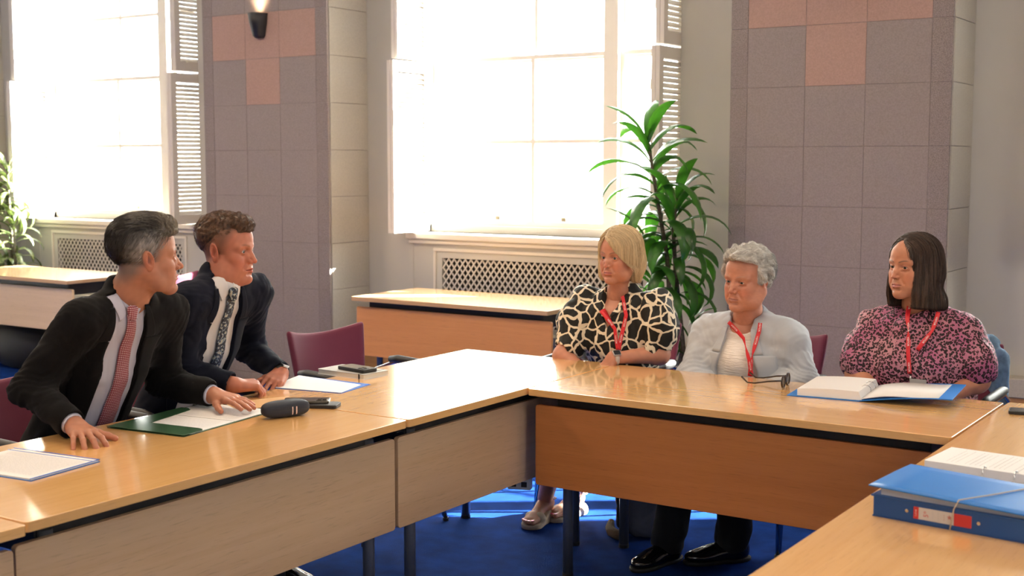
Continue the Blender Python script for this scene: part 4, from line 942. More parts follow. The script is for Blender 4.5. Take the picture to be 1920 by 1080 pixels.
def downflow(p, part, t):
    """hair falling away from a parting at y = part, then straight down"""
    side = np.sign(p[:, 1] - part); top = np.clip((p[:, 2] - .045)/.07, 0, 1); back = np.clip(-p[:, 0]/.1, 0, 1)
    return np.stack([-.25*top - .35*back*top + .05*(1-top), side*top*1.0, -.35 - .9*(1-top)], 1)
def woman_one():
    N0 = at(1163, 556, 5.45); fg = Fig((N0.x, N0.y+.07, .55), -92, N0, None, (1161, 481, 5.40, -35, -2, 0, .905), (.46, .20, .125)); N = fg.N
    tr = fg.trunk([(0, .175, .130, .0), (.25, .150, .118, .0), (.55, .158, .128, .022), (.78, .158, .110, .014), (.96, .100, .065, -.008)])
    shR, shL = N + V3((-.01, -.150, -.048)), N + V3((-.01, .150, -.048)); elL, elR = V3(fg.L(at(1236, 664, 5.34))), V3(fg.L(at(1056, 668, 5.47))); wrL, wrR = V3(fg.L(at(1148, 672, 5.27))), V3(fg.L(at(1112, 712, 5.33)))

    cfg = dict(skin=(.46, .20, .125), nose=.85, jaw=.92, fat=.5, fem=1., brow=(.12, .07, .04), browd=.8, lips=1.05, lipc=(.50, .17, .15), blush=.4, lash=.9, neck=(.046, .050, .010))
    dL = V3(fg.L(at(1112, 722, 5.26))) - wrL; dR = V3(fg.L(at(1140, 730, 5.29))) - wrR
    hands = [dict(wr=wrL, fwd=dL, up=(.75, -.1, .6), side=-1, el=elL, curls=[(30, 35, 20)]*4, spread=3, thumb=(28, 10, 14), sc=.88, rw=.023, re=.040, arm=1., extra=lerp(elL, shL, .35)),
             dict(wr=wrR, fwd=dR, up=(.6, .1, .7), side=1, el=elR, curls=[(30, 35, 20)]*4, spread=3, thumb=(28, 10, 14), sc=.88, rw=.023, re=.040, arm=1., extra=lerp(elR, shR, .35))]
    fl = on(1025, 985, .04); fr = on(1062, 975, .04)
    ankL, ankR = V3(fg.L(on(1078, 925, .10))), V3(fg.L(on(1022, 935, .10)))
    legs = [((.05, .08, .53), (.40, .07, .47), tuple(ankL)), ((.05, -.08, .53), (.40, -.07, .47), tuple(ankR))]
    root = body_mesh(fg, cfg, hands, legs, [(a, b, c, d-.014, e-.014) for a, b, c, d, e in tr], 'woman with a blonde bob and a black and cream patterned blouse')
    eyes(fg.H, (10, 0), (.05, .07, .08), root)
    BLO = clothpattern('giraffe_print', 'giraffe')
    v = top_vol(fg, tr); v.add(loft(tr), .03); v.add(cone(shR, shL, .050, .050), .06); v.add(cone(N + V3((-.015, 0, -.03)), shR, .045, .045), .05); v.add(cone(N + V3((-.015, 0, -.03)), shL, .045, .045), .05)
    v.add(cone(N + V3((-.018, 0, -.03)), N + V3((-.014, 0, .022)), .062, .066), .014)
    v.cut((lambda X, Y, Z: np.maximum(np.abs(Y) - np.clip((Z - (N[2]-.125))*.42, -.01, .06), (N[0]-.01) - X).astype(f32), (-1,)*3, (2,)*3), .004)
    v.cut(cone(N + V3((-.010, 0, -.012)), N + V3((0, 0, .10)), .054, .060), .003)
    for sh, el in ((shR, elR), (shL, elL)):
        s = np.sign(sh[1]); c = lerp(sh, el, .42) + V3((0, s*.016, .012)); e2 = lerp(sh, el, .80)
        v.add(ell(lerp(sh, el, .06) + V3((0, s*.026, .042)), (.068, .058, .062)), .03); v.add(ell(c, (.086, .078, .095)), .04); v.add(cone(c, e2, .078, .060), .03)
        d = (el-sh)/np.linalg.norm(el-sh); v.cut(ell(e2 + d*.062, (.062,)*3), .004)
    v.disp(lambda x, y, z: .004*np.abs(np.sin(y*2*math.pi/.05 + 2*noise(x, y, z, .2)))*np.exp(-((z - N[2] + .30)/.05)**2) )
    v.disp(folds(.008, .12, 1.7, (1, 1, .55)))
    p, q = v.surf(); bl = npobj('blouse', p, q, BLO, root)
    for s in (1, -1):   # open shirt collar
        rows = []
        for t in np.linspace(0, 1, 12):
            z = N[2] - .075 + .092*t; yi = .012 + .038*t; yo = yi + .010 + .045*math.sin(min(1, t*1.25)*math.pi*.62); rows.append((z, s*yi, s*yo) if s > 0 else (z, s*yo, s*yi))
        drape(v, rows, 'collar', BLO, bl, .004, .003)
    lanyard(v, root, [[(.058, N[2]+.012), fyz(fg, 1166, 592, 5.30), fyz(fg, 1145, 660, 5.28)], [(-.026, N[2]-.050), fyz(fg, 1135, 620, 5.28), fyz(fg, 1143, 660, 5.28)]], texts=((.2, .5, .8), (.35, .75)))
    a = (wrL - elL); a /= np.linalg.norm(a); watch(root, wrL - a*.012, a, (.75, .25, .75), .0265, mat('pale_watch_band', (.52, .48, .45), .5), BLKP, .0165)
    # skirt and wedge sandals
    leg_cloth(fg, [(l[0], l[1], tuple(lerp(l[1], l[2], .35))) for l in legs], mat('black_skirt_cloth', (.012, .012, .014), .8), root, r=(.088, .070, .075)).name = 'skirt'
    SAND = mat('beige_suede', (.42, .33, .25), .8); NAIL = mat('pink_nail_polish', (.75, .10, .24), .25)
    for l, ang in ((legs[0], -8), (legs[1], 6)):
        a = l[2]; M = Matrix.Translation((a[0], a[1], 0)) @ Matrix.Rotation(R(ang), 4, 'Z')
        f = Vol((-.08, -.06, .0), (.20, .06, .14), .0035); f.add(ell((-.02, 0, .075), (.034, .028, .036)), .01); f.add(cone((-.005, 0, .09), (.09, .0, .045), .030, .024), .03); f.add(ell((.10, 0, .040), (.045, .038, .018)), .02)
        for i, (yy, xx, rr) in enumerate(((.024, .150, .0115), (.006, .152, .0088), (-.009, .148, .0083), (-.022, .141, .0078), (-.034, .131, .0072))): f.add(cone((xx-.03, yy, .036), (xx+.004, yy, .033), rr, rr*.92), .006)
        p, q = f.surf(); p = relax(p, q, 1); ft = npobj('foot', tm(M, p), q, SKIN, root, np.tile(V3((.46, .22, .15)), (len(p), 1)))
        mb = MB()
        for yy, xx, rr in ((.024, .150, .0115), (.006, .152, .0088), (-.009, .148, .0083), (-.022, .141, .0078), (-.034, .131, .0072)): mb.prism([(xx+.006+math.cos(R(t))*rr*.7, yy+math.sin(R(t))*rr*.6) for t in range(0, 360, 30)], .033+rr*.80, .034+rr*.92)
        n_ = mb.build('toenails', NAIL, ft); n_.matrix_basis = M
        w_ = Vol((-.10, -.07, -.005), (.20, .07, .12), .004); w_.add(loft([(-.03, 0, .02, .036, .045), (.06, 0, .018, .038, .06), (.115, 0, .014, .047, .05)]), .03); w_.cut(half((0, 0, .001), (0, 0, -1)), .002)
        w_.cut((lambda X, Y, Z: (np.interp(X, [-.08, .0, .06, .18], [.052, .048, .030, .020]) - Z + 0*Y).astype(f32), (-1,)*3, (1,)*3), .002)
        w_.add(ell((.088, 0, .038), (.036, .048, .030)), .006); w_.cut(ell((.135, 0, .040), (.034, .036, .022)), .004)
        p, q = w_.surf(); sd_ = npobj('sandal', tm(M, p), q, SAND, root); mb = MB(); mb.tube([(-.028+.038*math.cos(R(t)), .034*math.sin(R(t)), .098 + .004*math.cos(R(t))) for t in range(0, 361, 20)], .0035, 6, cap=False); k = mb.build('ankle_strap', SAND, sd_, smooth=True); k.matrix_basis = M
    # hair
    col = lambda p: mixc(np.tile(V3((.78, .62, .38)), (len(p), 1)), (.46, .30, .15), np.clip(noise(p[:, 0]*2, p[:, 1]*2, p[:, 2]*.25, .03)*.9+.1, 0, .8))
    def pre(v):
        # the face opening: left cheek curtain swept from a right-hand parting
        def fc(X, Y, Z):
            yl = np.interp(Z, [-.14, -.05, -.02, .0, .02, .05, .075, .095], [.12, .12, .080, .062, .052, .028, .0, -.03]); yr = np.interp(Z, [-.14, -.11, -.06, .0, .05, .08, .095], [-.030, -.048, -.060, -.062, -.056, -.040, -.03])
            xl = np.interp(Z, [-.14, -.08, -.04, -.01, .01, .06, .1], [-.030, -.022, -.010, .004, .022, .045, .06])
            return np.maximum(np.maximum(Y - yl, yr - Y), (xl - X)).astype(f32)
        v.cut((fc, (-1,)*3, (1,)*3), .008)
        v.cut(ell((.085, 0, -.135), (.10, .046, .05)), .01); v.cut(half((0, 0, -.112), (.15, 0, -1)), .01)
        v.cut(cone((-.02, 0, -.10), (-.03, 0, -.2), .048, .06), .01)
        v.disp(lambda x, y, z: -.0022*np.abs(np.sin((np.arctan2(y, x+.02)*.10 + .012*noise(x, y, z, .10))*2*math.pi/.013)))
    hairobj('bob', fg.H, root, col, lambda p, t: downflow(p, -.026, t), lambda p: np.where(p[:, 2] > 0, .11, .055), 9500, steps=9, rad=.00062, pre=pre, lift=.0035, seed=5)
def woman_two():
    N0 = at(1402, 604, 5.13); fg = Fig((N0.x, N0.y+.08, .54), -90, N0, None, (1401, 524, 5.06, -35, -4, -2, .985), (.46, .20, .13)); N = fg.N
    tr = fg.trunk([(0, .185, .150, 0), (.3, .180, .150, .0), (.62, .182, .145, .012), (.84, .172, .112, -.004), (.97, .105, .068, -.018)])
    shR, shL = N + V3((-.015, -.178, -.060)), N + V3((-.015, .178, -.060)); elL, elR = V3(fg.L(at(1506, 712, 5.02))), V3(fg.L(at(1296, 708, 5.18))); wrL, wrR = V3(fg.L(at(1428, 742, 4.97))), V3(fg.L(at(1372, 752, 5.0)))

    cfg = dict(skin=(.46, .20, .13), nose=1.2, jaw=.98, fat=.6, fem=.5, age=1., brow=(.42, .33, .28), browd=.35, lips=.72, lipc=(.42, .19, .16), blush=.45, lash=.35, open=.0042, ear=1.1, neck=(.050, .052, .008))
    def patch(p, c):
        n = ridge(p[:, 0]*.5, p[:, 1]*.5, p[:, 2]*2.2, .02, 4.); return c*(1 - .06*np.clip(n, 0, 1))[:, None]
    cfg['patch'] = patch
    hands = [dict(wr=wrL, fwd=(.1, -1, -.3), up=(.2, 0, 1), side=-1, el=elL, curls=[(25, 35, 20)]*4, thumb=(28, 10, 14), sc=.88, rw=.024), dict(wr=wrR, fwd=(.1, 1, -.2), up=(.2, 0, 1), side=1, el=elR, curls=[(25, 35, 20)]*4, thumb=(28, 10, 14), sc=.88, rw=.024)]
    aR, aL = V3(fg.L(on(1251, 1012, .09))), V3(fg.L(on(1372, 1010, .09)))
    legs = [((.05, .09, .53), (.38, .12, .49), tuple(aL)), ((.05, -.09, .53), (.40, -.10, .49), tuple(aR))]
    root = body_mesh(fg, cfg, hands, legs, [(a, b, c, d-.022, e-.022) for a, b, c, d, e in tr], 'older woman with short silver hair in a pale blue blazer, wearing a red lanyard')
    eyes(fg.H, (4, -2), (.10, .13, .15), root)
    BLZ = mat('pale_blue_blazer', (.43, .455, .49), .78, bump=(700, .2, .0008, (1, 1, 1))); TOP = mat('white_textured_top', (.78, .74, .70), .8, bump=(55, .9, .006, (.5, .5, 3)))
    wf = lambda z: float(np.interp(z, [.5, .75, N[2]-.12, N[2]-.02, N[2]+.05], [.090, .088, .068, .050, .045]))
    jk, st, S, J = suit(fg, tr, [(shR, elR, lerp(elR, wrR, .9)), (shL, elL, lerp(elL, wrL, .9))], BLZ, TOP, root, wf, .60, N[2]-.115, lw=.085, jr=(.066, .058, .046), seed=3.2, shirt_neck=False, cuff=False, collar_r=.060,
        neckcut=cone(N + V3((.015, 0, .0)), N + V3((.06, 0, .03)), .062, .072))
    U = Vol.__new__(Vol); U.__dict__.update(S.__dict__); X, Y, Z = np.meshgrid(*S.ax, indexing='ij'); U.F = np.minimum(S.F, J.sample(np.stack([X, Y, Z], -1)) + .02*((np.abs(Y) < .055) & (Z < N[2]-.03))).astype(f32)
    lanyard(U, root, [[(.088, N[2]+.012), fyz(fg, 1412, 625, 4.96), fyz(fg, 1394, 672, 4.93), fyz(fg, 1386, 712, 4.93)], [(-.040, N[2]+.008), fyz(fg, 1375, 640, 4.95), fyz(fg, 1387, 680, 4.93), fyz(fg, 1392, 712, 4.93)]],
            texts=((.10, .34, .78), (.12, .80)), off=.006, tw=[lambda t: 1 - .75*np.exp(-((t-.60)/.09)**2), lambda t: 1 - .75*np.exp(-((t-.45)/.10)**2)])
    leg_cloth(fg, legs, mat('black_trousers', (.006, .006, .007), .85), root, r=(.085, .072, .066))
    shoe(tuple(aR), math.degrees(0) - 14, root, wd=.044); shoe(tuple(aL), -42, root, wd=.044)
    col = lambda p: mixc(mixc(np.tile(V3((.70, .68, .64)), (len(p), 1)), (.17, .165, .16), np.clip((-.045 - p[:, 0])/.05 + .5*noise(*p.T, .03), 0, 1)*.85), (.36, .33, .29), np.clip(noise(*p.T, .022)*.8, 0, .6))
    def pre(v): v.disp(lambda x, y, z: -.0065*noise(x, y, z*.8, .045, 1.5) - .002*np.abs(np.sin(noise(x, y, z, .06, 2.)*7)))
    d = lambda p, t: np.stack([-.8 - 0*p[:, 0] + .5*np.sin(p[:, 2]*120 + p[:, 1]*60), .5*np.sign(p[:, 1])*(p[:, 2] > .06), -.6*(p[:, 2] < .08) + .35*np.sin(p[:, 0]*110)], 1)
    hairobj('curls', fg.H, root, col, d, lambda p: .030 + 0*p[:, 0], 9500, steps=7, rad=.0006, pre=pre, curl=.35, lift=.004, seed=6)
def woman_three():
    N0 = at(1722, 582, 4.86); fg = Fig((N0.x, N0.y+.08, .55), -90, N0, None, (1713, 499, 4.80, -42, -1, 0, .965), (.44, .19, .11)); N = fg.N
    tr = fg.trunk([(0, .205, .165, .0), (.28, .205, .165, .012), (.55, .200, .165, .030), (.78, .180, .122, .010), (.96, .110, .070, -.012)])
    shR, shL = N + V3((-.012, -.165, -.072)), N + V3((-.012, .165, -.072)); elL, elR = V3(fg.L(at(1830, 712, 4.76))), V3(fg.L(at(1610, 702, 4.92))); wrL, wrR = V3(fg.L(at(1775, 745, 4.70))), V3(fg.L(at(1640, 740, 4.78)))

    cfg = dict(skin=(.44, .19, .11), nose=1.0, jaw=1.0, fat=.5, fem=.9, age=.25, brow=(.05, .03, .025), browd=.85, lips=.85, lipc=(.48, .18, .16), blush=.4, lash=.9, open=.0044, neck=(.049, .054, .012))
    hands = [dict(wr=wrL, fwd=(.25, -1, -.25), up=(.3, 0, 1), side=-1, el=elL, curls=[(25, 35, 20)]*4, thumb=(28, 10, 14), sc=.9, rw=.026, re=.046, arm=1., extra=lerp(elL, shL, .3)), dict(wr=wrR, fwd=(.25, 1, -.25), up=(.3, 0, 1), side=1, el=elR, curls=[(25, 35, 20)]*4, thumb=(28, 10, 14), sc=.9, rw=.026, re=.046, arm=1., extra=lerp(elR, shR, .3))]
    legs = [((.05, s*.10, .53), (.40, s*.12, .50), (.36, s*.12, .09)) for s in (1, -1)]
    root = body_mesh(fg, cfg, hands, legs, [(a, b, c, d-.02, e-.02) for a, b, c, d, e in tr], 'woman with straight dark brown hair in a pink leopard print top, wearing a red lanyard')
    eyes(fg.H, (6, -2), (.07, .06, .05), root)
    LEO = clothpattern('leopard_print', 'leopard')
    v = top_vol(fg, tr); v.add(loft(tr), .03); v.add(cone(shR, shL, .056, .056), .06); v.add(cone(N + V3((-.015, 0, -.03)), shR, .050, .050), .05); v.add(cone(N + V3((-.015, 0, -.03)), shL, .050, .050), .05); v.add(cone(N + V3((-.016, 0, -.04)), N + V3((-.012, 0, -.002)), .068, .066), .012)
    v.cut(cone(N + V3((.004, 0, -.002)), N + V3((.03, 0, .06)), .056, .070), .003)
    for sh, el in ((shR, elR), (shL, elL)):
        s = np.sign(sh[1]); c = lerp(sh, el, .50) + V3((0, s*.014, .005)); e2 = lerp(sh, el, .92)
        v.add(cone(sh, c, .046, .068), .05); v.add(ell(lerp(sh, el, .74) + V3((0, s*.010, 0)), (.082, .078, .080)), .04); v.add(cone(c, e2, .070, .056), .02)
        d = (el-sh)/np.linalg.norm(el-sh); v.cut(ell(e2 + d*.056, (.056,)*3), .004)
    v.add(ell(N + V3((.055, .075, -.235)), (.075, .085, .085)), .05); v.add(ell(N + V3((.055, -.075, -.235)), (.075, .085, .085)), .05)
    v.disp(folds(.007, .14, 2.2, (1, 1, .55))); p, q = v.surf(); npobj('blouse', p, q, LEO, root)
    ly = lanyard(v, root, [[fyz(fg, 1687, 566, 4.74), fyz(fg, 1685, 620, 4.66), fyz(fg, 1682, 672, 4.62), fyz(fg, 1681, 712, 4.60)], [fyz(fg, 1757, 586, 4.72), fyz(fg, 1735, 625, 4.64), fyz(fg, 1697, 666, 4.60)]],
            texts=((.12, .36, .56, .92), (.25, .72)), off=.006, tw=[lambda t: 1 - .7*np.exp(-((t-.40)/.08)**2), lambda t: 1 - .4*np.exp(-((t-.5)/.08)**2)])
    b = fyz(fg, 1684, 716, 4.60); c = v.march(np.array([.6, b[0], b[1]]), (-1, 0, 0), .010)
    MB().tube([tuple(c), tuple(c + V3((.004, 0, -.022)))], .004, 8).build('clip', mat('steel'), ly, smooth=True)
    M = Matrix.Translation(Vector(c) + Vector((.008, .030, -.030))) @ Matrix.Rotation(R(90), 4, 'Z') @ Matrix.Rotation(R(90), 4, 'X')
    MB().prism(rrect(-.030, -.022, .030, .022, .003), 0, .002, 0, M).build('badge', mat('grey_badge_card', (.42, .40, .38), .4), ly)
    leg_cloth(fg, legs, mat('black_trousers'), root)
    for l in legs: shoe(l[2], 0, root)
    col = lambda p: mixc(np.tile(V3((.034, .020, .014)), (len(p), 1)), (.11, .065, .045), np.clip(noise(p[:, 0]*2, p[:, 1]*2, p[:, 2]*.2, .03)*.9+.1, 0, .8))
    def pre(v):
        def fc(X, Y, Z):
            yl = np.interp(Z, [-.16, -.12, -.06, -.01, .03, .06, .085, .105], [.052, .058, .062, .060, .052, .038, .018, .0]); yr = np.interp(Z, [-.16, -.12, -.06, -.01, .03, .06, .085, .105], [-.048, -.054, -.060, -.061, -.056, -.046, -.022, .0])
            xl = np.interp(Z, [-.16, -.07, .0, .06, .1], [.0, .012, .030, .050, .06]); return np.maximum(np.maximum(Y - yl, yr - Y), (xl - X)).astype(f32)
        v.cut((fc, (-1,)*3, (1,)*3), .008); v.cut(half((0, 0, -.160), (.10, 0, -1)), .01); v.cut(cone((.02, 0, -.09), (.0, 0, -.25), .056, .075), .01)
        v.disp(lambda x, y, z: -.0016*np.abs(np.sin((np.arctan2(y, x+.02)*.10 + .01*noise(x, y, z, .12))*2*math.pi/.012)))
    hairobj('longbob', fg.H, root, col, lambda p, t: downflow(p, .004, t), lambda p: np.where(p[:, 2] > 0, .13, .06), 6500, steps=9, rad=.0006, pre=pre, lift=.002, seed=8)
woman_one(); woman_two(); woman_three()
# ================================================================== CHAIRS
MAROON = mat('maroon_wool', (.115, .010, .034), .9, sheen=.2, bump=(600, .4, .001, (1, 1, 1)))
CHROME = mat('chrome', (.55, .56, .58), .18, metal=1)
def make_chair(name='armchair'):
    r = empty(name, (0, 0, 0))
    def shell(z0, z1, wd0, wd1, lean, curve, n=17, rr=12):
        P = []
        for i in range(rr):
            t = i/(rr-1); z = z0 + (z1-z0)*t; hw = wd0 + (wd1-wd0)*t; row = []
            for j in range(n):
                u = -1 + 2*j/(n-1); zz = z + (.035*u*u - .012)*t + (.0 if t < .8 else 0); row.append((-.215 - lean*t + curve*u*u*(.5+.5*t), hw*u, zz))
            P.append(row)
        return P
    MB().grid(shell(.50, .822, .190, .225, .075, .055)).build('backrest', MAROON, r, smooth=True, solid=.026, subsurf=1)
    P = []
    for i in range(9):
        t = i/8; x = -.20 + .44*t; P.append([(x, .22*u*(1-.06*t), .455 - .010*math.cos(u*1.5) - .035*max(0, t-.75)*2) for u in [-1 + 2*j/10 for j in range(11)]])
    MB().grid(P).build('seat', MAROON, r, smooth=True, solid=.045, subsurf=1)
    for s in (1, -1):
        m = MB().tube([(.235, s*.245, .02), (.20, s*.25, .40), (.20, s*.262, .60), (.165, s*.268, .655), (-.08, s*.268, .665), (-.20, s*.255, .62), (-.235, s*.22, .56)], .0095, 10); m.build('arm_frame', CHROME, r, smooth=True)
        m = MB().tube([(.205, s*.266, .662), (.15, s*.268, .672), (-.06, s*.268, .680), (-.11, s*.266, .676)], [.014, .019, .019, .014], 12); m.build('armrest', BLKP, r, smooth=True)
        l = MB().tube([(.17, s*.21, .43), (.245, s*.245, .008)], .0095, 10).build('leg', CHROME, r, smooth=True); MB().tube([(.2445, s*.2448, .014), (.246, s*.2455, 0)], .013, 10).build('foot_cap', BLKP, l)
        l = MB().tube([(-.17, s*.20, .43), (-.27, s*.235, .008)], .0095, 10).build('leg', CHROME, r, smooth=True); MB().tube([(-.269, s*.2345, .014), (-.271, s*.2355, 0)], .013, 10).build('foot_cap', BLKP, l)
        MB().tube([(-.18, s*.17, .42), (-.225, s*.17, .52), (-.235, s*.17, .60)], .009, 8).build('back_strut', BLKP, r, smooth=True)
    return r
chair0 = make_chair(); GCH = 'maroon armchairs round the tables'
CH = [((-3.62, 2.68), 3, 'maroon armchair under the grey-haired man at the left edge'),
      ((-3.73, 3.26), 4, 'maroon armchair hidden behind the young man in the navy suit'),
      ((-3.545, 4.19), -6, 'empty maroon armchair beside the white notebook'),
      ((-2.77, 4.97), -92, 'maroon armchair under the woman in the giraffe print blouse'),
      ((-2.09, 4.96), -94, 'maroon armchair under the older woman in the blue blazer'),
      ((-1.40, 5.06), -92, 'maroon armchair with the denim jacket hanging on its back'),
      ((-6.78, 5.88), 150, 'maroon armchair in the background between the two men')]
for i, ((x, y), a, lab) in enumerate(CH):
    c = chair0 if i == 0 else copy_tree(chair0); c.location = (x, y, 0); c.rotation_euler = (0, 0, R(a)); tag(c, lab, 'chair', GCH)
# denim jacket hung on the right hand chair
DEN = mat('blue_denim', (.085, .15, .24), .9, bump=(500, .5, .001, (1, 1, 1)), var=(30, .35, (1, 1, 1)))
v = Vol((-1.32, 4.95, .30), (-.80, 5.50, .98), .007)
bx, by = -1.215, 5.30
v.add(loft([(bx, by, .42, .03, .05), (bx, by, .70, .035, .060), (bx - .03, by, .84, .03, .055), (bx-.06, by-.01, .86, .03, .04)]), .02)
v.add(cone((bx+.035, by-.04, .80), (bx+.05, by-.05, .46), .030, .034), .03)
v.disp(folds(.008, .09, 3.3, (1, 1, .5))); p, q = v.surf(); tag(npobj('denim_jacket', p, q, DEN), 'blue denim jacket hanging over the back of the right hand chair', 'jacket')

# ================================================================== PAPERS AND THINGS ON THE TABLES
TZ = .7301
BLUEC = mat('blue_card', (.012, .17, .55), .42, spec=.4, bump=(90, .25, .001, (1, 6, 1))); NAVYB = mat('dark_blue_card', (.008, .070, .26), .4)
PAPER = mat('white_paper', (.80, .79, .78), .8); GREEN = mat('dark_green_card', (.022, .075, .030), .38); PRINT = mat('grey_print', (.52, .52, .52), .8)
PAPEDGE = mat('paper_stack_edge', (.66, .65, .68), .85, bump=(1, .6, .002, (1, 1, 1400)))
BLUEP = mat('clear_blue_plastic', (.05, .22, .62), .2, alpha=.85)
def quad(c, ux, uy):
    """local frame on the table: c corner, ux and uy world points"""
    return Vector(c), Vector(ux) - Vector(c), Vector(uy) - Vector(c)
def frame(cx, cy, ang, z=TZ): return Matrix.Translation((cx, cy, z)) @ Matrix.Rotation(R(ang), 4, 'Z')
def thingat(name, cx, cy, ang, label, cat, group=None, z=TZ): return empty(name, (cx, cy, z), R(ang), label, cat, group)
def lines(x0, x1, ys, z, m, parent, name='printed_lines', h=.0022, rag=.0, rs=random.Random(4), vert=False, gaps=False):
    mb = MB()
    for k, y in enumerate(ys):
        e = x1 - (x1-x0)*(rs.random()*.25 if k % 6 == 5 or rag else rs.random()*.03); x = x0
        while x < e - .004:
            wl = rs.uniform(.006, .022); b = min(x+wl, e)
            if vert: mb.add([(y-h/2, x, z), (y+h/2, x, z), (y+h/2, b, z), (y-h/2, b, z)], [(0, 1, 2, 3)])
            else: mb.add([(x, y-h/2, z), (b, y-h/2, z), (b, y+h/2, z), (x, y+h/2, z)], [(0, 1, 2, 3)])
            x = b + .0028
    o = mb.build(name, m, parent); o['kind'] = 'stuff'; return o
# papers in a blue-edged clear folder, lower left
p1, p2, p3 = on(58, 903, TZ), on(188, 866, TZ), on(28, 842, TZ)
ang = math.degrees(math.atan2(p2.y-p1.y, p2.x-p1.x)); w_ = (p2-p1).length
t = thingat('paper_folder', p1.x, p1.y, ang, 'stack of printed sheets in a clear blue-edged folder at the left edge', 'folder')
MB().prism([(0, 0), (w_, 0), (w_, .33), (0, .33)], 0, .0015).build('plastic_cover', BLUEC, t, bevel=.0006)
MB().prism([(.004, .003), (w_-.004, .003), (w_-.006, .326), (.004, .326)], .0016, .006).build('sheets', PAPER, t, bevel=.0005)
MB().prism([(-.001, 0), (w_, 0), (w_, .004), (-.001, .004)], .0062, .0075).build('blue_edge', mat('blue_plastic_edge', (.02, .15, .62), .3), t); MB().prism([(w_-.024, 0), (w_-.021, 0), (w_-.021, .33), (w_-.024, .33)], .0062, .0068).build('blue_edge', mat('blue_plastic_edge'), t); MB().prism([(w_-.003, 0), (w_, 0), (w_, .33), (w_-.003, .33)], .0062, .0075).build('blue_edge', mat('blue_plastic_edge'), t)
lines(.02, .30, [.03 + k*.0062 for k in range(int((w_-.06)/.0062))], .0064, PRINT, t, vert=True, h=.0012)
# reading glasses lying at the very edge
g = thingat('reading_glasses', on(0, 896, TZ).x - .035, on(0, 896, TZ).y - .035, 60, 'black framed glasses just entering the picture at the far left', 'glasses')
m = MB()
for s in (1, -1): m.tube([(.024*math.cos(R(a)), s*.033 + .027*math.sin(R(a)), .024 + .018*math.sin(R(a))*0 + .017*math.sin(R(a))) for a in range(0, 361, 20)], .0022, 6, cap=False)
m.build('frame', BLKP, g, smooth=True)
for s in (1, -1): MB().tube([(-.02, s*.06, .004), (-.13, s*.05, .003)], .0022, 6).build('temple', BLKP, g, smooth=True)
# open green folder
p1, p2, p3 = on(345, 820, TZ), on(213, 801, TZ), on(492, 778, TZ)
ang = math.degrees(math.atan2(p3.y-p1.y, p3.x-p1.x)); t = thingat('document_folder', p1.x, p1.y, ang, 'open dark green folder holding two white typed sheets', 'folder')
L_, Wd = .46, .31      # x along the table, y towards the outer edge
MB().prism(rrect(0, 0, L_, Wd, .006), 0, .0018).build('card_cover', GREEN, t, bevel=.0006)
MB().prism([(0, 0), (.085, 0), (.10, .012), (.105, .03), (.105, Wd-.03), (.09, Wd), (0, Wd)], .0050, .0064).build('flap', GREEN, t, bevel=.0006)
MB().prism([(.11, Wd-.085), (.33, Wd-.055), (.35, Wd-.03), (.35, Wd), (.09, Wd)], .0042, .0056).build('flap', GREEN, t, bevel=.0006)
for k, (a, b) in enumerate(((.035, .245), (.250, .455))):
    s = MB().prism([(a, .006), (b, .006), (b, Wd-.012), (a, Wd-.012)], .002, .0034 + k*.0002).build('sheet', PAPER, t); lines(.03, Wd-.06, [a + .02 + q*.0075 for q in range(24) if a + .02 + q*.0075 < b - .015], .0038, PRINT, s, vert=True, h=.0011)
# tan folder half under the left hand
p1 = on(440, 768, TZ); t = thingat('tan_folder', p1.x, p1.y, 66, 'thin dark-edged tan folder under the grey-haired man\'s left hand', 'folder')
MB().prism(rrect(.0, -.035, .24, .115, .004), .0, .0035).build('dark_edge', mat('black_card', (.02, .02, .02), .6), t); MB().prism(rrect(.002, -.033, .238, .113, .004), .0036, .0046).build('cover', mat('tan_card', (.62, .36, .15), .45), t)
# glasses case
a, b = on(497, 788, TZ), on(578, 778, TZ); c = (a+b)/2; ang = math.degrees(math.atan2(b.y-a.y, b.x-a.x)); Lc = .172
t = thingat('glasses_case', c.x - .016, c.y + .01, ang, 'rounded navy glasses case with two pale stripes', 'case')
v = Vol((-.10, -.05, -.005), (.10, .05, .065), .0028)
v.add((lambda X, Y, Z: ((np.abs(X/.083)**3.2 + np.abs(Y/.031)**2.8 + np.abs((Z-.0275)/.0275)**3.0)**(1/3.) - 1).astype(f32)*.027, V3((-.09, -.04, 0)), V3((.09, .04, .06))), .0)
p, q = v.surf(); npobj('lid', p, q, mat('navy_case_cloth', (.014, .019, .033), .65, bump=(900, .2, .0005, (1, 1, 1))), t)
m = MB(); P = v.march(np.array([[x, -.09, z] for x in (.010, .014, .024, .028) for z in np.linspace(.010, .036, 8)]).reshape(4, 8, 3), (0, 1, 0), .0006)
m.grid([[tuple(k) for k in P[0]], [tuple(k) for k in P[1]]]); m.grid([[tuple(k) for k in P[2]], [tuple(k) for k in P[3]]]); m.build('stripes', mat('pink_white_stripe', (.75, .55, .50), .6), t)
m = MB(); P = v.march(np.array([[x, -.09, .026] for x in np.linspace(-.06, .07, 14)]), (0, 1, 0), .0003); m.tube([tuple(k) for k in P], .0006, 5); m.build('seam', BLKP, t)
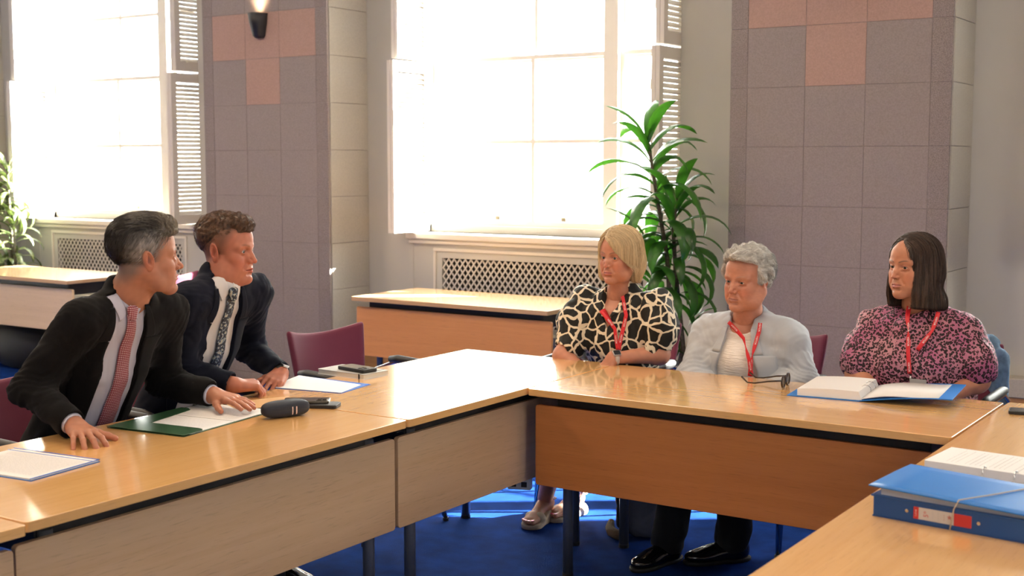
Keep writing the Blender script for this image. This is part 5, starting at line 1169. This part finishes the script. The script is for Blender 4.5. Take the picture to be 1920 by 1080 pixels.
# phones
def phone(cx, cy, ang, z, label, back, edge, group='phones lying on the tables', cams=True, th=.0085, sz=(.076, .156)):
    t = thingat('phone', cx, cy, ang, label, 'phone', group, z); w2, l2 = sz[0]/2, sz[1]/2
    MB().prism(rrect(-l2, -w2, l2, w2, .011, 6), 0, th).build('case', edge, t, bevel=.0022); MB().prism(rrect(-l2+.004, -w2+.004, l2-.004, w2-.004, .009, 6), th, th+.0006).build('back_glass', back, t)
    if cams:
        b = MB().prism(rrect(l2-.044, -w2+.006, l2-.007, -w2+.043, .009, 6), th+.0006, th+.0022).build('camera_plate', edge, t, bevel=.0005)
        for dx, dy in ((.012, .010), (.012, .027), (.028, .018)): MB().tube([(l2-.044+dx, -w2+.006+dy, th+.002), (l2-.044+dx, -w2+.006+dy, th+.0038)], .0068, 16).build('lens', mat('lens_black', (.004, .004, .006), .05), b)
    return t
GOLD = mat('dark_gold_case', (.10, .085, .06), .22, metal=.6); CLR = mat('clear_phone_case', (.33, .32, .30), .15, metal=.4)
c = on(585, 753, .745); phone(c.x+.02, c.y+.0, 26, TZ, 'black phone in a rugged case underneath the gold-edged phone', BLKP, BLKP, cams=False, th=.012)
phone(c.x-.02, c.y-.004, 36, TZ + .0128, 'dark gold-edged phone lying on another phone, behind the glasses case', mat('phone_back_bronze', (.06, .055, .045), .12), GOLD)
# sheet of paper in front of the young man, blue folder below
p1, p2, p3 = on(640, 738, TZ), on(503, 727, TZ), on(695, 721, TZ); p4 = on(560, 705, TZ); c = (p2+p3)/2
t = thingat('paper_sheets', c.x, c.y, 0, 'white papers with a blue corner in front of the young man', 'paper'); Lq = [(k-c) for k in (p1, p3, p4, p2)]
MB().prism([(k.x*1.0, k.y) for k in Lq], 0, .0016).build('blue_folder', mat('blue_plastic_edge'), t); MB().prism([(k.x*.985 - (.012 if i == 1 else 0), k.y*.985 - (.035 if i == 1 else 0)) for i, k in enumerate(Lq)], .0017, .0034).build('sheets', PAPER, t)
# notebook with elastic and phone on top
p1, p2, p3 = on(690, 713, TZ), on(602, 701, TZ), on(723, 703, TZ); c = (p2+p3)/2; an = math.degrees(math.atan2(p1.y-p2.y, p1.x-p2.x))
t = thingat('notebook', c.x, c.y, an, 'white notebook with a black elastic band, under a phone', 'notebook'); hl, hw_ = .125, .072
MB().prism(rrect(-hl, -hw_, hl, hw_, .008), 0, .0022).build('cover', PAPER, t); MB().prism(rrect(-hl+.002, -hw_+.002, hl-.002, hw_-.002, .006), .0022, .0178).build('pages', mat('cream_pages', (.70, .68, .60), .8), t); MB().prism(rrect(-hl, -hw_, hl, hw_, .008), .0178, .020).build('cover', mat('grey_white_cover', (.42, .42, .40), .6), t, bevel=.0005)
MB().box((hl-.030, -hw_-.0008, -.0003), (hl-.025, hw_+.0008, .0208)).build('elastic', BLKP, t)
phone(c.x+.03, c.y-.01, an-6, TZ+.0212, 'phone in a clear case lying on the white notebook', CLR, BLKP, th=.013)
# phone at the right hand edge
c = on(1912, 768, .74); phone(c.x+.045, c.y, 10, TZ, 'black phone at the right edge, beyond the open ring binder', mat('phone_black_back', (.01, .01, .012), .2), BLKP, cams=False, th=.011)
# sunglasses
a, b = on(1482, 723, TZ), on(1418, 722, TZ); t = thingat('sunglasses', -1.757, 4.475, 8, 'dark tortoiseshell glasses standing on folded-out arms before the older woman', 'glasses')
TORT = mat('dark_tortoiseshell', (.022, .012, .008), .15)
for s in (1, -1):
    f = MB(); f.tube([(.0, s*.034 + .027*math.cos(R(q)), .024 + .0225*math.sin(R(q))) for q in range(0, 361, 15)], .0030, 8, cap=False); fr = f.build('lens_rim', TORT, t, smooth=True)
    MB().prism([(.026*math.cos(R(q)), .0215*math.sin(R(q))) for q in range(0, 360, 15)], -.0008, .0008, 0, Matrix.Translation((0, s*.034, .024)) @ Matrix.Rotation(R(90), 4, 'Y') @ Matrix.Rotation(R(90), 4, 'Z')).build('lens', mat('tinted_lens', (.10, .08, .07), .08, alpha=.6), fr)
    MB().tube([(.0, s*.063, .032), (-.05, s*.066, .026), (-.10, s*.064, .016), (-.128, s*.060, .016), (-.152, s*.055, .036)], [.0035, .003, .0028, .0028, .0034], 8).build('temple', TORT, t, smooth=True)
MB().tube([(0, -.009, .030), (.001, 0, .033), (0, .009, .030)], .0026, 8).build('bridge', TORT, t, smooth=True)

def ringbinder_pages(t, x0, x1, y0, y1, z0, th, m_=PAPER, droop=0.):
    b = MB().prism(rrect(x0, y0, x1, y1, .002), z0, z0+th).build('page_stack', [PAPEDGE], t); MB().prism(rrect(x0, y0, x1, y1, .002), z0+th, z0+th+.0007).build('top_page', PAPER, b); return b
# open blue binder in front of the third woman
p1, p2, p3 = on(1475, 742, TZ), on(1785, 768, TZ), on(1560, 712, TZ)
t = thingat('ring_binder', p1.x, p1.y, math.degrees(math.atan2(p2.y-p1.y, p2.x-p1.x)), 'open blue ring binder with thick white pages in front of the woman in leopard print', 'binder', 'blue ring binders')
hL = (p2-p1).length; D_ = .325
MB().prism([(0, 0), (.255, 0), (.255, D_), (0, D_)], 0, .003).build('cover', BLUEC, t, bevel=.0008)
P = [[(.255 + (hL-.255)*u, yy, .003 + .030*math.sin(u*math.pi*.5)*1.0) for yy in (0, D_)] for u in np.linspace(0, 1, 9)]
MB().grid(P).build('cover', BLUEC, t, solid=.003)
P = []
for i, u in enumerate(np.linspace(0, 1, 15)): P.append([(.036 + .215*u, yy, .004 + .030*min(1, 1.0) + .004*math.sin(u*3.1) - .006*(1-u)) for yy in (.006, .30)])
m = MB(); n = len(P); V_ = [q for r_ in P for q in r_] + [(q[0] + (.012 if i >= 2*(n-1) else 0), q[1], .004) for i, q in enumerate([q for r_ in P for q in r_])]; b = 2*n
F_ = [(2*i, 2*i+1, 2*i+3, 2*i+2) for i in range(n-1)] + [(2*i, 2*i+2, b+2*i+2, b+2*i) for i in range(n-1)] + [(2*i+1, b+2*i+1, b+2*i+3, 2*i+3) for i in range(n-1)] + [(0, b, b+1, 1), (2*n-2, 2*n-1, b+2*n-1, b+2*n-2)]
m.add(V_, F_); m.build('page_stack', [PAPER], t)
P = [[(.262 + (hL-.262-.045)*u, yy, .010 + .024*math.sin(min(1, u*1.1)*math.pi*.5) + .004*math.sin(u*6)) for yy in (.006, .30)] for u in np.linspace(0, 1, 13)]
MB().grid(P).build('right_pages', PAPER, t, solid=.004, smooth=True)
for yy in (.115, .195):
    MB().tube([(.252 + .019*math.cos(R(q)), yy, .022 + .019*math.sin(R(q))) for q in range(-10, 200, 14)], .0016, 8).build('ring', CHROME, t, smooth=True)
# the two binders at the lower right
BK = dict(c=on(1637, 967, TZ)); ex = on(1918, 1019, TZ); an = math.degrees(math.atan2(ex.y-BK['c'].y, ex.x-BK['c'].x))
t = thingat('ring_binder', BK['c'].x, BK['c'].y, an, 'closed blue binder with a red and white spine label and a rubber band', 'binder', 'blue ring binders')
LB, DB, HB = .46, .245, .052
m = MB(); m.box((0, 0, 0), (LB, .004, HB)); m.build('spine', NAVYB, t, bevel=.001); MB().box((-.002, 0, 0), (LB, DB, .003)).build('cover', NAVYB, t)
MB().prism([(-.006, -.002), (LB, -.002), (LB, DB), (-.006, DB)], HB-.004, HB).build('cover', NAVYB, t, bevel=.001)
MB().prism(rrect(.018, .018, LB, DB-.01, .003), .004, HB-.004).build('page_stack', PAPEDGE, t)
# second bulging cover lifted by its pages
P = [[(x, y, HB + .020 - .012*(x/LB) + .004*math.sin(min(1, y/DB)*math.pi*.55)) for y in np.linspace(-.003, DB, 9)] for x in np.linspace(-.012, LB, 9)]
MB().grid(P).build('top_cover', BLUEC, t, solid=.003, smooth=True)
P = [[(x, y, 0) for y in (.010, DB-.015)] for x in (.012, LB)]
m = MB(); m.add([(.014, .010, HB), (LB, .010, HB), (LB, DB-.015, HB), (.014, DB-.015, HB), (.014, .010, HB+.018), (LB, .010, HB+.006), (LB, DB-.015, HB+.009), (.014, DB-.015, HB+.021)], [(0, 1, 5, 4), (1, 2, 6, 5), (2, 3, 7, 6), (3, 0, 4, 7), (4, 5, 6, 7)]); m.build('page_stack', PAPEDGE, t)
FM = Matrix.Translation((0, -.0006, 0)) @ Matrix.Rotation(R(90), 4, 'X')
lab = MB().prism(rrect(.098, .012, .232, .040, .001), 0, .0004, 0, FM).build('spine_label', mat('label_white', (.62, .58, .55), .6), t)
RED = mat('label_red', (.55, .03, .03), .5); MB().prism(rrect(.098, .012, .110, .040, .001), .0004, .0007, 0, FM).build('red_band', RED, lab); MB().prism(rrect(.192, .012, .232, .040, .001), .0004, .0007, 0, FM).build('red_band', RED, lab)
text('lettering', '5*', .016, Matrix.Translation((.128, -.0012, .026)) @ Matrix.Rotation(R(90), 4, 'X') @ Matrix.Rotation(R(90), 4, 'Z'), RED, lab, .00005); text('lettering', '5 STAR', .0052, Matrix.Translation((.104, -.0015, .026)) @ Matrix.Rotation(R(90), 4, 'X') @ Matrix.Rotation(R(90), 4, 'Z'), WHT, lab, .00005)
mb = MB()
for x in (.143, .156): mb.box((x, -.0014, .014), (x+.0005, -.0010, .038))
mb.build('rules', PRINT, lab)
mb = MB(); mb.prism([((.0065 if k % 2 == 0 else .0028)*math.sin(math.pi*k/5), (.0065 if k % 2 == 0 else .0028)*math.cos(math.pi*k/5)) for k in range(10)], .0004, .0007, 0, FM @ Matrix.Translation((.182, .028, 0))); mb.build('star', mat('faded_red', (.45, .16, .14), .6), lab)
text('lettering', '< < <', .006, Matrix.Translation((.170, -.0012, .026)) @ Matrix.Rotation(R(90), 4, 'X') @ Matrix.Rotation(R(90), 4, 'Z'), mat('faded_red'), lab, .00005)
for x in (.082, .248): MB().tube([(x, -.0022, .027), (x, .001, .027)], .0042, 16).build('rivet', CHROME, t)
X_ = .196; MB().tube([(X_-.012, -.002, .001), (X_-.004, -.0035, HB-.002), (X_+.008, -.006, HB+.022), (X_+.05, .10, HB+.0205), (X_+.085, .19, HB+.0205), (X_+.105, DB+.003, HB+.019), (X_+.10, DB+.003, .003)], .0016, 6).build('rubber_band', mat('beige_rubber', (.55, .46, .36), .6), t, smooth=True)
p1 = on(1742, 880, TZ + .03); 
t = thingat('ring_binder', -.950, 3.345, an+1, 'open ring binder with typed pages at the right edge, behind the closed binder', 'binder', 'blue ring binders')
MB().prism([(-.015, -.15), (.50, -.15), (.50, .28), (-.015, .28)], 0, .003).build('cover', BLUEC, t); MB().prism(rrect(.0, .06, .50, .262, .003), .0035, .038).build('page_stack', [PAPEDGE], t)
s = MB().prism(rrect(.0, .06, .50, .262, .003), .0381, .0392).build('top_page', PAPER, t); lines(.085, .250, [.05 + q*.0125 + (.012 if q % 5 > 2 else 0) for q in range(34)], .0394, mat('faint_print', (.52, .52, .52), .8), s, vert=True, h=.0016, rag=1)
MB().prism(rrect(.0, -.145, .50, .052, .003), .0035, .012).build('left_pages', PAPER, t)
for x in (.16, .24): MB().tube([(x, .058 + .017*math.cos(R(q)), .026 + .019*math.sin(R(q))) for q in range(-20, 220, 15)], .0020, 8).build('ring', CHROME, t, smooth=True)

# ================================================================== PLANTS
def leafmesh(mb, base, az, el, L_, wd, droop, mi=0, n=9, twist=0.):
    p = Vector(base); a, e = az, el; pts = []; st = L_/n
    for k in range(n+1):
        t = k/n; d = Vector((math.cos(a)*math.cos(e), math.sin(a)*math.cos(e), math.sin(e))); s = Vector((-math.sin(a), math.cos(a), 0)); nn = s.cross(d); s = (s*math.cos(twist*t) + nn*math.sin(twist*t)); w_ = wd*(math.sin(math.pi*min(1, t*.94+.03))**.75)*(1 if t < .9 else (1-t)*8+.05)
        pts.append([tuple(p - s*w_/2 + nn*-.0), tuple(p - s*w_/4 - nn*w_*.10), tuple(p - nn*w_*.16), tuple(p + s*w_/4 - nn*w_*.10), tuple(p + s*w_/2)]); p = p + d*st; e -= droop/n*(1 + t)
    mb.grid(pts, mi)
LEAF = mat('glossy_green_leaf', (.022, .085, .012), .32, coat=.2, var=(14, .45, (1, 1, 1))); nt = LEAF.node_tree
def translucent(m, col, f=.35):
    nt = m.node_tree; b = nt.nodes['Principled BSDF']; o = nt.nodes['Material Output']; t = nt.nodes.new('ShaderNodeBsdfTranslucent'); t.inputs[0].default_value = (*col, 1); x = nt.nodes.new('ShaderNodeMixShader'); x.inputs[0].default_value = f
    nt.links.new(b.outputs[0], x.inputs[1]); nt.links.new(t.outputs[0], x.inputs[2]); nt.links.new(x.outputs[0], o.inputs[0])
translucent(LEAF, (.06, .24, .015)); STEM = mat('dracaena_stem', (.09, .075, .05), .8, var=(60, .5, (.3, .3, 4))); POT = mat('dark_pot', (.03, .03, .032), .5); SOIL = mat('soil', (.03, .02, .012), 1.)
def plant(name, base, stems, label, leafm, seed, pot=.17, nleaf=22, L0=.34, wd=.055):
    rs = random.Random(seed); r = empty(name, base, 0, label, 'plant')
    m = MB(); P = [[(math.cos(R(a))*rr, math.sin(R(a))*rr, z) for a in range(0, 361, 18)] for z, rr in ((0, pot*.72), (.02, pot*.76), (.28, pot*.98), (.30, pot*1.02), (.31, pot), (.28, pot*.93))]
    m.grid(P); m.build('pot', POT, r, smooth=True); MB().prism([(math.cos(R(a))*pot*.94, math.sin(R(a))*pot*.94) for a in range(0, 360, 18)], .02, .27).build('soil', SOIL, r)
    for pts, zs in stems:
        st = MB().tube(pts, [.016 - .008*i/(len(pts)-1) for i in range(len(pts))], 10).build('stem', STEM, r, smooth=True); mb = MB(); top = Vector(pts[-1])
        for (h0, h1, n, sc) in zs:
            for k in range(n):
                t = k/max(1, n-1); h = h0 + (h1-h0)*t; q = Vector(pts[0])
                for a_, b_ in zip(pts[:-1], pts[1:]):
                    if min(a_[2], b_[2]) <= h <= max(a_[2], b_[2]): q = Vector(a_).lerp(Vector(b_), (h-a_[2])/(b_[2]-a_[2]+1e-6))
                if h > top.z: q = top
                az = k*2.4 + rs.uniform(-.4, .4); el = R(12 + 62*t**1.6) + rs.uniform(-.15, .15); leafmesh(mb, q, az, el, L0*sc*rs.uniform(.75, 1.15), wd*sc*rs.uniform(.8, 1.15), R(125 - 75*t) * rs.uniform(.8, 1.25), 0, 10, rs.uniform(-.5, .5))
        mb.build('leaves', leafm, st, smooth=True)
    return r
bx, by = -3.14, 6.26
plant('dracaena_plant', (bx, by, 0), [([(0, 0, .25), (.03, .0, .60), (-.02, .02, 1.05), (-.10, .02, 1.45), (-.13, .0, 1.66)], [(1.12, 1.68, 28, 1.0)]),
      ([(.02, .02, .25), (.08, .03, .55), (.02, .05, .95), (-.0, .05, 1.20), (.02, .06, 1.36)], [(.84, 1.36, 32, .85)]),
      ([(-.03, -.02, .25), (-.07, -.02, .60), (-.09, .0, .90), (-.10, .0, 1.02)], [(.66, 1.02, 26, .85)]),
      ([(.03, -.03, .25), (.10, .0, .48), (.13, .02, .62)], [(.42, .62, 9, .62)])], 'tall dark green dracaena by the middle window, behind the blonde woman', LEAF, 11, L0=.43, wd=.080)
VLEAF = mat('variegated_leaf', (.12, .20, .05), .4); nt = VLEAF.node_tree; b = nt.nodes['Principled BSDF']; tc = nt.nodes.new('ShaderNodeTexCoord'); n_ = nt.nodes.new('ShaderNodeTexNoise'); n_.inputs['Scale'].default_value = 60; nt.links.new(tc.outputs['Object'], n_.inputs[0]); cr = nt.nodes.new('ShaderNodeValToRGB'); cr.color_ramp.elements[0].position = .42; cr.color_ramp.elements[0].color = (.03, .07, .015, 1); cr.color_ramp.elements[1].position = .56; cr.color_ramp.elements[1].color = (.24, .26, .11, 1); nt.links.new(n_.outputs[0], cr.inputs[0]); nt.links.new(cr.outputs[0], b.inputs['Base Color']); translucent(VLEAF, (.10, .14, .03), .25)
bx, by = -9.44, 6.62
plant('variegated_plant', (bx, by, 0), [([(0, 0, .25), (.02, 0, .9), (.0, 0, 1.48)], [(1.12, 1.5, 26, .8)]), ([(.02, .02, .25), (.06, 0, .6), (.06, 0, 1.05)], [(.72, 1.05, 24, .8)]), ([(-.02, -.03, .25), (-.03, -.02, .5), (-.02, 0, .72)], [(.42, .72, 18, .8)]), ([(-.10, -.03, .25), (-.18, -.02, .8), (-.2, 0, 1.25)], [(.8, 1.3, 24, .8)])], 'variegated green and cream houseplant at the far left edge', VLEAF, 5, L0=.42, wd=.055)

# ================================================================== UNDER THE TABLES
GREYB = mat('grey_bag_cloth', (.13, .14, .18), .55); BAGK = mat('black_bag_cloth', (.008, .008, .009), .7)
c = on(1185, 1015, 0); t = thingat('handbag', c.x+.0, c.y+.10, 8, 'grey and black bag standing on the carpet under the table', 'bag', None, 0)
v = Vol((-.13, -.10, -.005), (.13, .11, .36), .005); v.add(loft([(0, 0, .05, .060, .085), (0, 0, .20, .058, .085), (0, 0, .27, .045, .070)]), .02); v.cut(half((0, 0, .001), (0, 0, -1)), .003); v.disp(folds(.004, .1, 2.)); p, q = v.surf(); npobj('body', p, q, GREYB, t)
v = Vol((-.16, -.10, -.005), (.0, .11, .36), .005); v.add(loft([(-.085, 0, .05, .062, .028), (-.085, 0, .20, .060, .030), (-.075, 0, .25, .045, .024)]), .02); v.cut(half((0, 0, .001), (0, 0, -1)), .003); v.disp(folds(.004, .07, 5.)); p, q = v.surf(); npobj('front_pocket', p, q, BAGK, t)
MB().tube([(-.06, 0, .26), (-.05, 0, .33), (0, 0, .36), (.05, 0, .33), (.06, 0, .26)], .006, 8).build('handle', BAGK, t, smooth=True)
c = on(1150, 1010, 0); t = thingat('shoulder_strap', c.x, c.y+.02, 0, 'brown patterned strap lying on the carpet beside the grey bag', 'strap', None, 0)
MB().tube([(-.055, .06, .05), (-.045, .03, .028), (-.02, .0, .022), (.02, -.02, .020), (.055, -.025, .018)], [.012, .020, .022, .022, .018], 10).build('strap', mat('brown_weave', (.10, .065, .035), .9, bump=(150, 1., .006, (1, 1, 1))), t, smooth=True)
t = thingat('socket_box', -2.66, 4.06, 20, 'small white desk socket hanging below the table corner', 'socket', None, .305)
MB().box((-.045, -.02, 0), (.045, .02, .045)).build('housing', mat('white_plastic', (.75, .75, .75), .4), t, bevel=.004)
for x in (-.022, .02): MB().box((x-.011, -.0215, .012), (x+.011, -.0195, .032)).build('outlet', BLKP, t)
MB().tube([(.0, .0, .045), (.0, .01, .20), (.0, .02, .40)], .003, 6).build('cable', BLKP, t)
# bag under the far left table
c = on(28, 640, .12); t = thingat('holdall_bag', -8.45, 6.0, 0, 'black bag on the floor under the pale side table at the far left', 'bag', None, 0)
v = Vol((-.50, -.22, -.005), (.50, .22, .42), .012); v.add(ell((0, 0, .18), (.44, .17, .19)), .01); v.cut(half((0, 0, .002), (0, 0, -1)), .004); p, q = v.surf(); npobj('body', p, q, BAGK, t)
MB().tube([(-.2, 0, .33), (-.12, 0, .42), (.12, 0, .42), (.2, 0, .33)], .01, 8).build('handle', BAGK, t, smooth=True)
# slip of pink paper caught under the corner table
t = thingat('pink_paper', -2.66, 3.36, 90, 'pink paper slip showing in the gap under the corner table', 'paper', None, .672)
MB().prism([(-.07, -.02), (.08, -.02), (.07, .05), (-.06, .05)], 0, .002).build('slip', mat('pink_paper', (.50, .22, .36), .8), t)
MB().box((-.09, -.03, -.004), (.10, .06, -.001)).build('cable_tray', BLKP, t)
